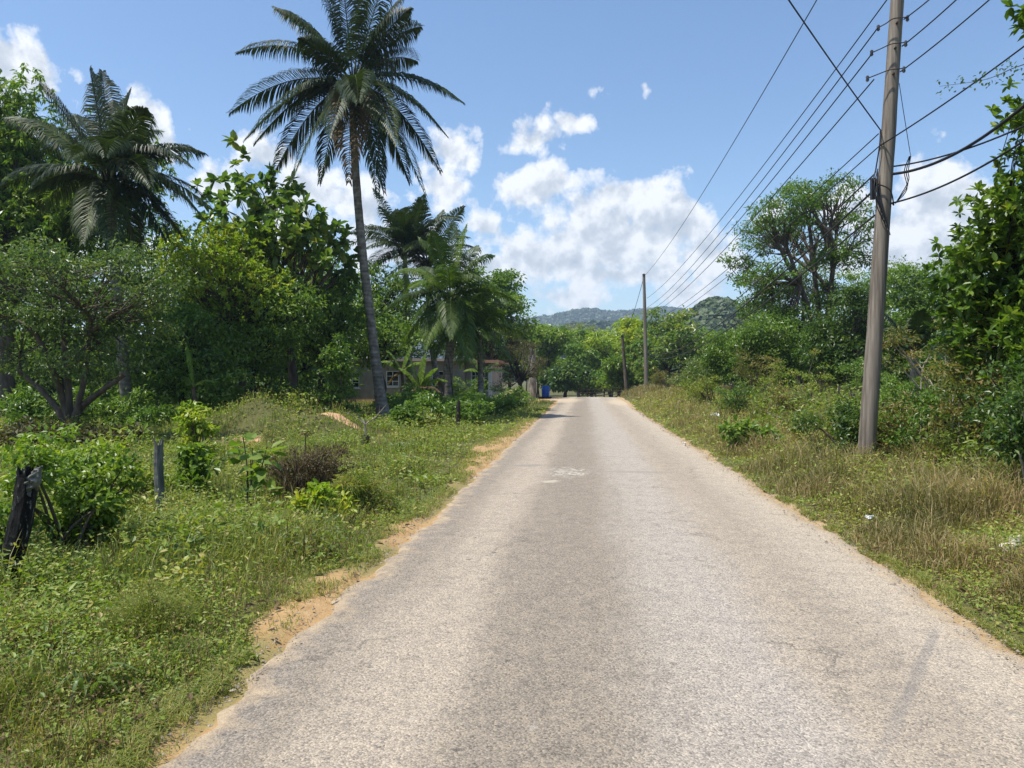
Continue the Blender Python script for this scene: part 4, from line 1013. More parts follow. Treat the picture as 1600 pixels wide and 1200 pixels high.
DF = 63.0
fb = G(1010, DF); pole('distant straight wooden utility pole beside the road crest', fb, P(1006, 428, DF), .16)
DG = 77.0
pole('farthest dark pole leaning left beyond the road crest', G(980, DG), P(972, 524, DG), .20, BARK)


def wire(label, A, B, sag, r=.008, n=24, ext=0.):
    A = np.array(A); B = np.array(B); u = np.linspace(0, 1, n)[:, None]
    p = A + (B - A) * u - np.array([0, 0, 1.]) * sag * 4 * u * (1 - u)
    rad = r
    tag(MB().tube(p, rad, 5).build('power_line', WIRE), label, 'overhead wire', 'overhead lines')


wire('topmost overhead line running from the distant pole top steeply up to the top edge', P(1007, 431, DF), P(1362, -150, DP), .55, .012)
wire('second overhead line from the distant pole passing left of the near pole top', P(1011, 466, DF), P(1406, -28, DP), .6, .012)
wire('overhead line ending at the highest bracket of the near pole', P(1012, 480, DF), on_pole(44, -.3), .6, .012)
wire('overhead line ending at the middle bracket of the near pole', P(1012, 488, DF), on_pole(86, -.38), .6, .012)
wire('overhead line ending at the lowest bracket of the near pole', P(1012, 494, DF), on_pole(124, -.30), .6, .012)
wire('overhead line meeting the near pole just below the crossing thin wire', P(1012, 505, DF), on_pole(209, -.16), .5, .010)
wire('overhead line passing the near pole and rising to the right edge', P(1012, 512, DF), on_pole(228, -.13), .5, .010)
wire('short continuation of the rising line right of the near pole', on_pole(228, -.13), P(1640, 42, 10.0), .05, .012)
wire('slack cable from the distant pole to the cable box on the near pole', P(1012, 548, DF), on_pole(272, -.18), .8, .014)
wire('thick communications cable reaching the cable box of the near pole', P(1012, 552, DF), on_pole(298, -.18), 1.0, .02)
wire('lowest cable from the distant pole, meeting the near pole below the box', P(1012, 557, DF), on_pole(336, -.13), 1.0, .016)
wire('thin service wire crossing from the top edge down to the near pole', P(1190, -63, 9.5), on_pole(204, -.12), .03, .011)
wire('line leaving the highest bracket towards the top right', on_pole(30, .14), P(1520, -62, 9.5), .03, .011)
wire('line leaving the middle bracket towards the top right', on_pole(72, .14), P(1575, -78, 9.5), .04, .011)
wire('line leaving the lowest bracket towards the top right', on_pole(112, .14), P(1640, -85, 9.5), .05, .011)
wire('thick twisted cable bundle sweeping up to the right edge', on_pole(272, .10), P(1660, 110, 9.6), .28, .024)
wire('double cable just under the thick bundle right of the pole', on_pole(260, .12), P(1660, 168, 9.6), .12, .014)
wire('lower single cable from the pole to the right edge', on_pole(318, .12), P(1660, 178, 9.6), .16, .016)
wire('thin dark cable hanging from the distant pole to the farthest pole', P(1004, 440, DF), P(972, 528, DG), .6, .02)

# ------------------------------------------------------------------ house
HB = G(640, 52); HB[2] = -.25
WALL = simplemat('render_wall', (.22, .19, .155), (.34, .30, .255), (1.2, 1.2, 1.0), .95, .15, 6)
TRIM = simplemat('white_trim', (.62, .62, .6), (.75, .75, .73), (5, 5, 5), .6, 0)
PINK = simplemat('clay_band', (.30, .16, .11), (.40, .24, .17), (2, 2, 2), .9, .2)
gm_, gnt, gout = newmat('window_glass'); gp = nd(gnt, 'BsdfPrincipled', Roughness=.08); gp.inputs['Base Color'].default_value = (.015, .018, .022, 1); gnt.links.new(gp.outputs[0], gout.inputs[0])
house = thing('concrete_house', 'low unfinished grey concrete house with white-framed windows behind the palms', 'house', HB)


def hx(px, d=52): return P(px, 590, d)[0] - HB[0]


def wall_open(x0, x1, y, z0, z1, ops):
    """front wall (facing -Y) with real openings and reveals, in house coordinates"""
    mb = MB(); xs_ = sorted({x0, x1, *[o[0] for o in ops], *[o[1] for o in ops]}); zs_ = sorted({z0, z1, *[o[2] for o in ops], *[o[3] for o in ops]})
    for a, b in zip(xs_, xs_[1:]):
        for c, d in zip(zs_, zs_[1:]):
            if any(o[0] <= a and b <= o[1] and o[2] <= c and d <= o[3] for o in ops): continue
            mb.add(HB + np.array([[a, y, c], [b, y, c], [b, y, d], [a, y, d]]), [np.array([[0, 1, 2, 3]])])
    for a, b, c, d in ops:
        for q in ([[a, y, c], [a, y, d], [a, y + .2, d], [a, y + .2, c]], [[b, y, c], [b, y + .2, c], [b, y + .2, d], [b, y, d]], [[a, y, c], [a, y + .2, c], [b, y + .2, c], [b, y, c]], [[a, y, d], [b, y, d], [b, y + .2, d], [a, y + .2, d]]):
            mb.add(HB + np.array(q), [np.array([[0, 1, 2, 3]])])
    return mb


def window(a, b, c, d, y, nx=2, nz=3):
    fr = MB(); w = .06
    for q in ((a + w / 2, (c + d) / 2, w, d - c), (b - w / 2, (c + d) / 2, w, d - c), ((a + b) / 2, c + w / 2, b - a - 2 * w, w), ((a + b) / 2, d - w / 2, b - a - 2 * w, w)):
        fr.box(HB + np.array([q[0], y + .03, q[1]]), (q[2], .08, q[3]))
    for i in range(1, nx): fr.box(HB + np.array([a + (b - a) * i / nx, y + .045, (c + d) / 2]), (.045, .05, d - c - 2 * w))
    for i in range(1, nz): fr.box(HB + np.array([(a + b) / 2, y + .05, c + (d - c) * i / nz]), (b - a - 2 * w, .03, .04))
    f = fr.build('window', TRIM, house)
    MB().box(HB + np.array([(a + b) / 2, y + .12, (c + d) / 2]), (b - a - .02, .02, d - c - .02)).build('pane', gm_, f)
    MB().box(HB + np.array([(a + b) / 2, y - .05, c - .045]), (b - a + .16, .14, .07)).build('sill', TRIM, f)


x0, x1 = hx(520), hx(724)
ZW = 2.95
ops = [(hx(675), hx(675) + .95, 1.25, 2.30), (hx(536), hx(536) + 1.0, 1.15, 2.2), (hx(602), hx(602) + .9, 1.25, 2.3)]
mb = wall_open(x0, x1, 0, 0, ZW, ops)
mb.add(HB + np.array([[x1, 0, 0], [x1, 8, 0], [x1, 8, ZW], [x1, 0, ZW]]), [np.array([[0, 1, 2, 3]])])
mb.add(HB + np.array([[x0, 0, 0], [x0, 8, 0], [x0, 8, ZW], [x0, 0, ZW]]), [np.array([[3, 2, 1, 0]])])
mb.add(HB + np.array([[x0, 8, 0], [x1, 8, 0], [x1, 8, ZW], [x0, 8, ZW]]), [np.array([[3, 2, 1, 0]])])
mb.add(HB + np.array([[x0, 0, 0], [x1, 0, 0], [x1, 8, 0], [x0, 8, 0]]), [np.array([[3, 2, 1, 0]])])
mb.build('wall', WALL, house)
for o in ops: window(*o, 0.05)
MB().box(HB + np.array([(x0 + x1) / 2, 3.9, ZW + .09]), (x1 - x0 + .7, 8.7, .18)).build('roof', simplemat('roof_slab', (.24, .20, .17), (.36, .31, .27), (1, 1, 1), .9, .2), house)
MB().box(HB + np.array([(x0 + x1) / 2, -.03, .18]), (x1 - x0, .06, .36)).build('plinth', PINK, house)
# set-back wing with porch
xa, xb = x1 + .02, hx(772, 54)
opw = [(xa + .35, xa + .95, 1.2, 2.35), (xb - .8, xb - .25, .95, 2.3)]
mb = wall_open(xa, xb, 1.4, 0, ZW - .1, opw)
mb.add(HB + np.array([[xb, 1.4, 0], [xb, 8, 0], [xb, 8, ZW - .1], [xb, 1.4, ZW - .1]]), [np.array([[0, 1, 2, 3]])])
mb.build('wing_wall', simplemat('wing_render', (.30, .27, .24), (.42, .39, .35), (1.2, 1.2, 1), .95, .15), house)
for o in opw: window(*o, 1.45, 2 if o is opw[0] else 2, 3)
MB().box(HB + np.array([(xa + xb) / 2 + .3, 4.2, ZW]), (xb - xa + .5, 7.0, .2)).build('roof', PINK, house)
MB().box(HB + np.array([xb - .12, 1.28, 1.4]), (.22, .22, 2.8)).build('column', TRIM, house)
MB().box(HB + np.array([xb + 1.0, 1.2, .4]), (1.7, .2, .5)).build('low_wall', TRIM, house)

# sand heap
c = G(808, 61); mb = MB(); n = 44
u, v = np.meshgrid(np.linspace(-1, 1, n), np.linspace(-1, 1, n), indexing='ij')
rr = np.hypot(u, v); zz = np.clip(1 - rr, 0, 1) ** .85 * .95 * (.85 + .4 * (fbm(u * 3, v * 3, 41) - .5)) + .06 * (fbm(u * 9, v * 9, 42) - .5)
xx = c[0] + u * 1.75; yy = c[1] + v * 1.6
mb.add(np.stack([xx, yy, hz(xx, yy) + zz * 1.15 - .06], -1).reshape(-1, 3), [grid_faces(n, n)], 0, True)
tag(mb.build('sand_heap', simplemat('sand', (.36, .26, .16), (.5, .39, .26), (3, 3, 3), .95, .4)), 'heap of tan building sand at the yard left of the blue barrel', 'sand heap')
# barrel
b = G(852.5, 60.5); b[2] += .1
t = thing('blue_barrel', 'blue plastic barrel at the roadside in front of the yard', 'barrel', b)
pr_ = [(0, .27), (.02, .29), (.2, .30), (.30, .315), (.33, .33), (.36, .315), (.58, .315), (.61, .33), (.64, .315), (.78, .30), (.88, .28), (.9, .26)]
MB().tube([b + [0, 0, z] for z, r in pr_], [r for z, r in pr_], 28).build('body', simplemat('blue_plastic', (.012, .07, .32), (.02, .10, .42), (3, 3, 3), .35, 0), t)
MB().tube([b + [0, 0, z] for z in (.89, .91, .93)], [.275, .285, .27], 28).build('lid', simplemat('blue_lid', (.01, .06, .27), (.015, .08, .34), (3, 3, 3), .4, 0), t)
for i, (dx, dy) in enumerate(((-.35, -.1), (.1, -.25), (.3, .1), (-.15, .2))):
    q = b + [dx, dy, -.1]
    post('stone', ['dark stone left of the barrel foot', 'dark stone in front of the barrel foot', 'stone right of the barrel foot', 'stone behind the barrel foot'][i], q, q + [0.03, 0, .13], .15, BARK_D, 'stones under the barrel', .1, 9, seed=70 + i, cat='stone')


# litter
def crumple(name, label, px, d, s, mat, cat, group=None):
    c = G(px, d, s * .25 + .05); n = 9
    u, v = np.meshgrid(np.linspace(-1, 1, n), np.linspace(-1, 1, n), indexing='ij')
    z = (1 - .6 * (u * u + v * v)) * .5 + R.normal(0, .16, u.shape)
    mb = MB().add(np.stack([c[0] + (u + R.normal(0, .1, u.shape)) * s, c[1] + v * s * .8, c[2] + z * s], -1).reshape(-1, 3), [grid_faces(n, n)], 0)
    tag(mb.build(name, mat), label, cat, group)


BAG = simplemat('white_plastic', (.6, .62, .65), (.75, .77, .8), (5, 5, 5), .35, 0)
ROCK = simplemat('pale_stone', (.42, .38, .32), (.62, .57, .49), (9, 9, 9), .9, .5)
crumple('plastic_bag', 'crumpled white plastic bag in the right grass before the fence bend', 1117, 27.5, .17, BAG, 'litter')
crumple('plastic_bag', 'pale crumpled wrapper in the right grass nearest the road bend', 1362, 8.3, .06, BAG, 'litter')
for i, (px, d, s, lb) in enumerate([(1572, 6.6, .07, 'flat pale stone in the grass at the right edge'), (1585, 6.9, .05, 'smaller pale stone behind the flat one at the right edge'), (1068, 18, .05, 'pale stone on the right road edge'), (505, 8.0, .0, '')]):
    if not s: continue
    q = G(px, d)
    post('stone', lb, q + [0, 0, .02], q + [.01, 0, s + .05], s, ROCK, 'pale roadside stones', .2, 9, seed=90 + i, cat='stone')


# ------------------------------------------------------------------ ground cover
def spots(n, d0, d1, a0, a1, pw=1.0):
    """areal density falling with distance; angles relative to road direction, degrees, + = right"""
    d = d0 * (d1 / d0) ** (R.random(n) ** pw)
    a = np.radians(a0 + (a1 - a0) * R.random(n))
    return d * np.sin(a), d * np.cos(a), d


def left_pts(n, d0, d1, extra=0., a0=-50, a1=2, pw=1.):
    x, y, d = spots(n, d0, d1, a0, a1, pw)
    k = (x < XL - gl(y) - extra) & (x > -30) & (y > 1.5)
    k &= ~((soil_mask(x, y) > .28))
    k &= ~((np.abs(x - P(845, 590, 60)[0]) < 2.6) & (np.abs(y - 61) < 6))
    return x[k], y[k], d[k]


def right_pts(n, d0, d1, extra=0., a0=0, a1=46, pw=1.):
    x, y, d = spots(n, d0, d1, a0, a1, pw)
    k = (x > XR + gr(y) + extra) & (x < 34) & (y > 1.5)
    return x[k], y[k], d[k]


def stuff(mb, name, mat, label=None, cat=None):
    return tag(mb.build(name, mat), label, cat, kind='stuff')


def weeds_mesh(x, y, d, hmax, L, per, tshift=0.):
    z = hz(x, y); n = len(x)
    hh = hmax * (.15 + 1.5 * sst(fbm(x * 1.9, y * 1.9, 51), .38, .72)) * sst(-(x - XL) if np.mean(x) < 0 else x - XR, .1, .9) + .03
    i = np.repeat(np.arange(n), per); N = len(i)
    off = R.normal(0, 1, (N, 2)) * (.05 + .012 * d[i])[:, None]
    bx = x[i] + off[:, 0]; by = y[i] + off[:, 1]
    if np.mean(x) < 0: bx = np.minimum(bx, XL - gl(by) + .03 * R.random(N))
    else: bx = np.maximum(bx, XR + gr(by))
    c = np.stack([bx, by, hz(bx, by) + hh[i] * R.random(N)], 1)
    a = R.random(N) * 2 * PI
    dr = np.stack([np.cos(a), np.sin(a), R.normal(.15, .45, N)], 1)
    up = unit(R.normal(0, .45, (N, 3)) + [0, 0, 1])
    s = L * (.4 + R.random(N) ** 2 * 1.6) * (1 + .13 * d[i])
    pt = fbm(x * 1.1 + 5, y * 1.1, 61)
    tint = np.clip(pt[i] * .7 - .05 + tshift + R.normal(0, .2, N) + .35 * (R.random(n)[i] > .93), 0, 1)
    return MB().leaves(c, dr, up, s, s * .55, tint, True, .12, .15)


def grass_mesh(x, y, d, hmax, w, tshift=0., seed=71, lean=.5):
    n = len(x)
    e = np.where(x < 0, XL - gl(y) - x, x - XR - gr(y))
    hh = hmax * (.2 + 1.4 * sst(fbm(x * 1.4, y * 1.4, seed), .3, .75)) * (.2 + .8 * sst(e, 0, .8)) * (.6 + .7 * R.random(n))
    p = np.stack([x, y, hz(x, y) - .01], 1)
    pt = fbm(x * .9 + 9, y * .9, seed + 3)
    tint = np.clip(pt * .9 - .14 + tshift + R.normal(0, .2, n) + .35 * (R.random(n) > .88), 0, 1)
    return MB().blades(p, hh, w * (.6 + .8 * R.random(n)) * (1 + .10 * d), lean * (.3 + 1.2 * R.random(n)), tint)


x, y, d = left_pts(34000, 2.6, 40); k = fbm(x * .7, y * .7, 55) + R.normal(0, .09, len(x)) > .47; x, y, d = x[k], y[k], d[k]; stuff(weeds_mesh(x, y, d, .23, .0135, 13, .14), 'verge_weeds', LM['weed'], 'low leafy weeds covering the left verge', 'weeds')
x, y, d = left_pts(210000, 2.4, 60); stuff(grass_mesh(x, y, d, .22, .0042, .04, 71, .7), 'verge_grass', LM['grass'], 'grass on the left verge', 'grass')
x, y, d = left_pts(45000, 2.4, 30, -.06, -50, 2); k = (x > XL - gl(y) - .5); stuff(grass_mesh(x[k], y[k], d[k], .05, .0035, .15, 77, .9), 'creeping_grass', LM['grass'], 'short creeping grass along the left road edge', 'grass')
x, y, d = right_pts(260000, 3.5, 75, .0); stuff(grass_mesh(x, y, d, .36, .0042, .27, 81, .65), 'dry_grass', LM['dryg'], 'tall half-dry grass on the right verge', 'grass')
x, y, d = right_pts(34000, 3.5, 50, .1); stuff(weeds_mesh(x, y, d, .26, .0115, 11, .26), 'right_verge_weeds', LM['weed'], 'leafy weeds mixed into the right verge grass', 'weeds')
x, y, d = left_pts(9000, 2.6, 22); n = len(x); k = fbm(x * .8, y * .8, 97) > .42; x, y, d = x[k], y[k], d[k]; n = len(x)
c = np.stack([x, y, hz(x, y) + .08 + .22 * R.random(n) * fbm(x * 1.9, y * 1.9, 51) * 2], 1)
mb = MB().leaves(c, unit(R.normal(0, 1, (n, 3))), unit(R.normal(0, .6, (n, 3)) + [0, 0, 1]), .014 * (1 + .08 * d), .011 * (1 + .08 * d), .4 + .6 * R.random(n))
mb.blades(np.stack([x, y, hz(x, y)], 1), c[:, 2] - hz(x, y) + .02, .0025 * (1 + .1 * d), .2 + .4 * R.random(n), .5 + .5 * R.random(n))
stuff(mb, 'dry_seed_heads', LM['deadpalm'], 'dry tan seed heads standing among the left verge weeds', 'weeds')
lv = MB(); st = MB(); dr_ = MB()
x, y, d = left_pts(420, 4.2, 24, .25, -42, -4)
for q in range(len(x)):
    if fbm(x[q] * .5, y[q] * .5, 131) < .44: continue
    h_ = (.16 + .42 * R.random() ** 1.7) * (.8 + .02 * d[q]); w_ = .08 + .16 * R.random(); m = int(40 + 90 * R.random()); tn = R.random(); sh = R.random()
    zz = hz(x[q], y[q]); r2 = R.random(m) ** .6
    c = np.stack([x[q] + R.normal(0, w_, m) * (.5 + r2), y[q] + R.normal(0, w_, m) * (.5 + r2), zz + h_ * r2], 1)
    a = R.random(m) * 2 * PI; L_ = (.018 + .035 * R.random()) * (1 + .05 * d[q]) * (.6 + .8 * R.random(m))
    lv.leaves(c, np.stack([np.cos(a), np.sin(a), R.normal(.2, .5, m)], 1), unit(R.normal(0, .45, (m, 3)) + [0, 0, 1]), L_, L_ * (.25 + .4 * sh), np.clip(tn * .8 + R.normal(0, .13, m), 0, 1), True, .12, .15)
    m = 14; p = np.stack([x[q] + R.normal(0, w_ * .7, m), y[q] + R.normal(0, w_ * .7, m), np.full(m, zz)], 1)
    (st if R.random() < .6 else dr_).blades(p, h_ * (.6 + .7 * R.random(m)), np.full(m, .006 * (1 + .04 * d[q])), .1 + .5 * R.random(m), R.random(m))
stuff(lv, 'tall_verge_weeds', LM['weed'], 'taller weeds tangled over the left verge', 'weeds'); stuff(st, 'weed_stems', LM['grass'], 'stems of the taller left verge weeds', 'weeds'); stuff(dr_, 'dead_weed_stems', LM['deadpalm'], 'dead stems among the left verge weeds', 'weeds')
yy = 2.4 * (40 / 2.4) ** R.random(60000); sdd = R.random(60000) < .6
xx = np.where(sdd, XL - (gl(yy) + .1) * R.random(60000) ** .55 + .02, XR + gr(yy) * R.random(60000) ** .6)
k = fbm(xx * 5, yy * 2.5, 88, 2) + R.normal(0, .09, 60000) > .48; xx, yy = xx[k], yy[k]; n = len(xx); dd = np.hypot(xx, yy)
stuff(MB().blades(np.stack([xx, yy, hz(xx, yy) - .005], 1), .03 + .06 * R.random(n), .003 * (1 + .1 * dd), .5 + R.random(n), np.clip(R.normal(.55, .25, n), 0, 1)), 'edge_turf', LM['grass'], 'sparse turf creeping over the sandy road edges', 'grass')
# tangle of tall weeds in the right thicket
n = 90000; a = np.radians(12 + 32 * R.random(n)); dd = 6.5 * (32 / 6.5) ** R.random(n); x = dd * np.sin(a); y = dd * np.cos(a)
k = (x > 4.3 + 1.2 * fbm(y * .5, y * 0, 91)) & (x < 12); x, y, dd = x[k], y[k], dd[k]; n = len(x)
hh = 1.25 * sst(x, 3.8, 6.0) * fbm(x * .8, y * .8, 92) * (.5 + R.random(n)) + .08
p = np.stack([x, y, hz(x, y)], 1); tn = np.clip(fbm(x * 1.3, y * 1.3, 93) * .8 + R.normal(0, .2, n), 0, 1)
mb = MB().blades(p, hh, .006 * (1 + .1 * dd), .2 + .6 * R.random(n), tn)
stuff(mb, 'tall_weeds', LM['dryg'], 'tangle of tall half-dry weeds in the right thicket', 'weeds')
k = R.random(n) < .8; p2 = np.repeat(p[k], 2, 0); h2 = np.repeat(hh[k], 2); n2 = len(p2)
c = p2 + np.stack([R.normal(0, .06, n2), R.normal(0, .06, n2), h2 * (.3 + .7 * R.random(n2))], 1); aa = R.random(n2) * 2 * PI
sz = .05 * (.5 + R.random(n2)) * (1 + .05 * np.hypot(c[:, 0], c[:, 1]))
stuff(MB().leaves(c, np.stack([np.cos(aa), np.sin(aa), R.normal(0, .5, n2)], 1), unit(R.normal(0, .5, (n2, 3)) + [0, 0, 1]), sz, sz * .45, np.clip(np.repeat(tn[k], 2) * .8 + R.normal(0, .15, n2), 0, 1), True, .1, .2), 'tall_weed_leaves', LM['weed'], 'leaves of the tall weeds in the right thicket', 'weeds')
# wispy seeding bush of grass on the left verge
b = G(232, 4.75); t = thing('wispy_grass_clump', 'wispy pale seeding grass clump on the near left verge', 'grass clump', b)
n = 5200; a = R.random(n) * 2 * PI; rr = np.abs(R.normal(0, .19, n))
p = np.stack([b[0] + rr * np.cos(a), b[1] + rr * np.sin(a) * .9, 0 * a], 1); p[:, 2] = hz(p[:, 0], p[:, 1])
MB().blades(p, (.08 + .28 * R.random(n)) * np.clip(1.15 - rr * 1.6, .2, 1), np.full(n, .003), .3 + .8 * R.random(n), np.clip(R.normal(.42, .15, n), 0, 1)).build('blades', LM['grass'], t)
n = 4200; a = R.random(n) * 2 * PI; rr = np.abs(R.normal(0, .22, n))
c = np.stack([b[0] + rr * np.cos(a), b[1] + rr * np.sin(a), b[2] + (.06 + .30 * R.random(n)) * np.clip(1.15 - rr * 1.5, .2, 1)], 1)
MB().leaves(c, unit(R.normal(0, 1, (n, 3))), unit(R.normal(0, 1, (n, 3)) + [0, 0, 1]), .016, .007, np.clip(R.normal(.52, .2, n), 0, 1)).build('seed_heads', LM['grass'], t)

# loose gravel on the road edges
n = 5200; y_ = 2.6 * (40 / 2.6) ** R.random(n); sd = R.random(n) < .5
x_ = np.where(sd, XL - gl(y_) * R.random(n) + .10 * R.random(n), XR + gr(y_) * R.random(n) - .25 * R.random(n) ** 2)
zz = np.where((x_ > XL) & (x_ < XR), h_road(y_) + .004, hz(x_, y_))
s = .0035 * (.5 + R.random(n) ** 3 * 2.2) * (1 + .06 * y_)
o8 = np.array([[1, 0, 0], [0, 1, 0], [-1, 0, 0], [0, -1, 0], [0, 0, .8], [0, 0, -.6]])
v = np.stack([x_, y_, zz + s * .3], 1)[:, None] + o8[None] * s[:, None, None] * (.7 + .6 * R.random((n, 6, 1)))
k = np.arange(n)[:, None] * 6
fs = np.concatenate([k + np.array(q) for q in ([0, 1, 4], [1, 2, 4], [2, 3, 4], [3, 0, 4], [1, 0, 5], [2, 1, 5], [3, 2, 5], [0, 3, 5])])
stuff(MB().add(v.reshape(-1, 3), [fs], 0), 'gravel', simplemat('road_gravel', (.16, .13, .10), (.36, .31, .24), (12, 12, 12), .9, 0), 'loose gravel along both road edges', 'gravel')
# fallen leaves
n = 420; y_ = 2.6 * (16 / 2.6) ** R.random(n); sd = R.random(n) < .6
x_ = np.where(sd, XL - .05 - 1.2 * R.random(n), XR + .05 + .7 * R.random(n))
a = R.random(n) * 2 * PI
stuff(MB().leaves(np.stack([x_, y_, hz(x_, y_) + .02 + .05 * R.random(n)], 1), np.stack([np.cos(a), np.sin(a), R.normal(0, .25, n)], 1), unit(R.normal(0, .4, (n, 3)) + [0, 0, 1]), .05 + .05 * R.random(n), .03, R.random(n), True, .2, .2), 'fallen_leaves', LM['deadpalm'], 'dry fallen leaves along the verges', 'leaves')
# pale dry stalks in the right thicket
for i, (px, py, px2, py2, d) in enumerate([(1440, 590, 1455, 530, 13.5), (1428, 570, 1446, 612, 13.2), (1490, 610, 1510, 580, 12.5), (1500, 620, 1525, 590, 12.2), (1195, 643, 1250, 675, 20), (1240, 643, 1255, 672, 20), (1262, 650, 1280, 622, 22)]):
    a = P(px, py, d); c = P(px2, py2, d)
    lo, hi = (a, c) if a[2] < c[2] else (c, a)
    g = np.array([lo[0], lo[1], hz(lo[0], lo[1])])
    lbs = ['pale dry stalk tallest in the right thicket beside the small palm', 'pale bent stalk crossing the tallest dry stalk', 'dead pale twig low in the right thicket', 'dead pale twig right of the low twig in the thicket', 'arching dry cane in front of the right fence', 'dry cane curving down beside the arching one', 'slanting pale cane at the black fence post']
    tag(MB().tube(curve([g, lo, (lo + hi) / 2 + [.05, 0, .05], hi], 6), np.linspace(.016, .007, 19), 5).build('dry_stalk', TWIG), lbs[i], 'stalk', 'dry stalks on the right')


# ------------------------------------------------------------------ hills
def ridge(name, pts, d, depth, rough, mat, nclump, cs, seed, label):
    pts = np.array(pts, float)
    nx, ny = 200, 46
    px = np.linspace(pts[0, 0], pts[-1, 0], nx); py = np.interp(px, pts[:, 0], pts[:, 1])
    ker = np.exp(-(np.arange(-9, 10) / 4.) ** 2); ker /= ker.sum()
    py = np.convolve(np.pad(py, 9, 'edge'), ker, 'valid')
    crest = np.array([P(a, b, d) for a, b in zip(px, py)])
    v = np.linspace(-1, .6, ny)
    dirs = crest[:, :2] / np.linalg.norm(crest[:, :2], axis=1, keepdims=True)
    XY = crest[:, None, :2] + dirs[:, None] * (v * depth)[None, :, None]
    prof = np.cos(v * PI / 2) ** 1.1
    Z_ = crest[:, 2][:, None] * prof[None]
    Z_ = Z_ + rough * (fbm(XY[..., 0] / (rough * 6), XY[..., 1] / (rough * 6), seed, 4) - .5) * 2 * (.3 + prof) - 2
    V = np.concatenate([XY, Z_[..., None]], -1)
    tag(MB().add(V.reshape(-1, 3), [grid_faces(nx, ny)], .3, True).build(name, mat), kind='structure')
    # forest on the slope
    i = R.random(nclump) * (nx - 1); j = R.random(nclump) ** .8 * (ny * .75)
    ii = np.clip(i.astype(int), 0, nx - 2); jj = np.clip(j.astype(int), 0, ny - 2)
    fi = (i - ii)[:, None]; fj = (j - jj)[:, None]
    c = V[ii, jj] * (1 - fi) * (1 - fj) + V[ii + 1, jj] * fi * (1 - fj) + V[ii, jj + 1] * (1 - fi) * fj + V[ii + 1, jj + 1] * fi * fj
    per = 26; N = nclump * per; k = np.repeat(np.arange(nclump), per)
    sz = cs * (.6 + .8 * R.random(nclump))
    o = unit(R.normal(0, 1, (N, 3))); o[:, 2] = np.abs(o[:, 2])
    cc = c[k] + o * sz[k][:, None] * np.array([1, 1, .9]) * (.75 + .3 * R.random((N, 1)))
    tint = np.clip(R.random(nclump)[k] * .7 + R.random(N) * .3, 0, 1)
    dr = unit(np.cross(o, R.normal(0, 1, (N, 3))))
    tag(MB().leaves(cc, dr, o, sz[k] * .8, sz[k] * .7, tint, False, .05, .05).build(name + '_forest', LM['hill']), label, 'forest', kind='stuff')


HILL = simplemat('hill_ground', (.02, .04, .015), (.045, .07, .025), (.05, .05, .05), 1, 0)
ridge('far_ridge', [(600, 520), (760, 510), (835, 501), (870, 495), (900, 489), (930, 487), (955, 494), (980, 493), (1005, 490), (1040, 484), (1100, 492), (1200, 505), (1400, 515)], 1700, 420, 7, HILL, 6500, 7, 101, 'forest on the far blue ridge')
ridge('middle_ridge', [(700, 545), (840, 530), (900, 514), (940, 511), (985, 513), (1040, 520), (1150, 535)], 800, 160, 5, HILL, 3200, 5, 105, 'forest on the lower ridge before the far one')
ridge('wooded_hill', [(1000, 560), (1040, 530), (1070, 500), (1095, 478), (1115, 466), (1135, 472), (1160, 490), (1190, 510), (1240, 535), (1330, 560)], 330, 90, 3.0, HILL, 2600, 2.6, 109, 'forest on the small hill right of the distant poles')

# ------------------------------------------------------------------ haze
hb = MB().box((0, 1400, 88), (6100, 3300, 190))
hm, hnt, hout = newmat('haze_air')
pv = nd(hnt, 'VolumePrincipled'); pv.inputs['Color'].default_value = (.62, .78, 1.0, 1); pv.inputs['Density'].default_value = .00031; pv.inputs['Anisotropy'].default_value = .2
hnt.links.new(pv.outputs[0], hout.inputs['Volume'])
tag(hb.build('haze', hm), 'thin blue haze in the air over the whole scene', 'haze', kind='stuff')

# ------------------------------------------------------------------ sun and sky
SUN_EL, SUN_AZ = 68.0, -114.0   # azimuth from the road direction, + = right
sd_ = np.array([math.sin(math.radians(SUN_AZ)) * math.cos(math.radians(SUN_EL)), math.cos(math.radians(SUN_AZ)) * math.cos(math.radians(SUN_EL)), math.sin(math.radians(SUN_EL))])
sun = bpy.data.lights.new('sun', 'SUN'); sun.energy = 4.6; sun.angle = math.radians(.53); sun.color = (1, .945, .85)
so = bpy.data.objects.new('sun', sun); COL.objects.link(so); so.rotation_euler = Vector(sd_).to_track_quat('Z', 'Y').to_euler()

w = bpy.data.worlds.new('World'); sc.world = w; w.use_nodes = True
nt = w.node_tree; nt.nodes.clear()
wo = nt.nodes.new('ShaderNodeOutputWorld')
sky = nd(nt, 'TexSky', sky_type='NISHITA', sun_disc=False, sun_elevation=math.radians(SUN_EL), sun_rotation=math.radians(SUN_AZ % 360), air_density=1.0, dust_density=.6, ozone_density=1.6)
tc = nd(nt, 'TexCoord'); gen = tc.outputs['Generated']
nrm = nd(nt, 'VectorMath', operation='NORMALIZE'); nt.links.new(gen, nrm.inputs[0])
sp = nd(nt, 'SeparateXYZ'); nt.links.new(nrm.outputs[0], sp.inputs[0])
az = math_(nt, 'ARCTAN2', sp.outputs[0], sp.outputs[1]); elv = math_(nt, 'ARCSINE', sp.outputs[2])
cb = nd(nt, 'CombineXYZ'); nt.links.new(az, cb.inputs[0]); nt.links.new(elv, cb.inputs[1])
wn = nd(nt, 'TexNoise', Scale=9.0, Detail=3.0); nt.links.new(cb.outputs[0], wn.inputs['Vector'])
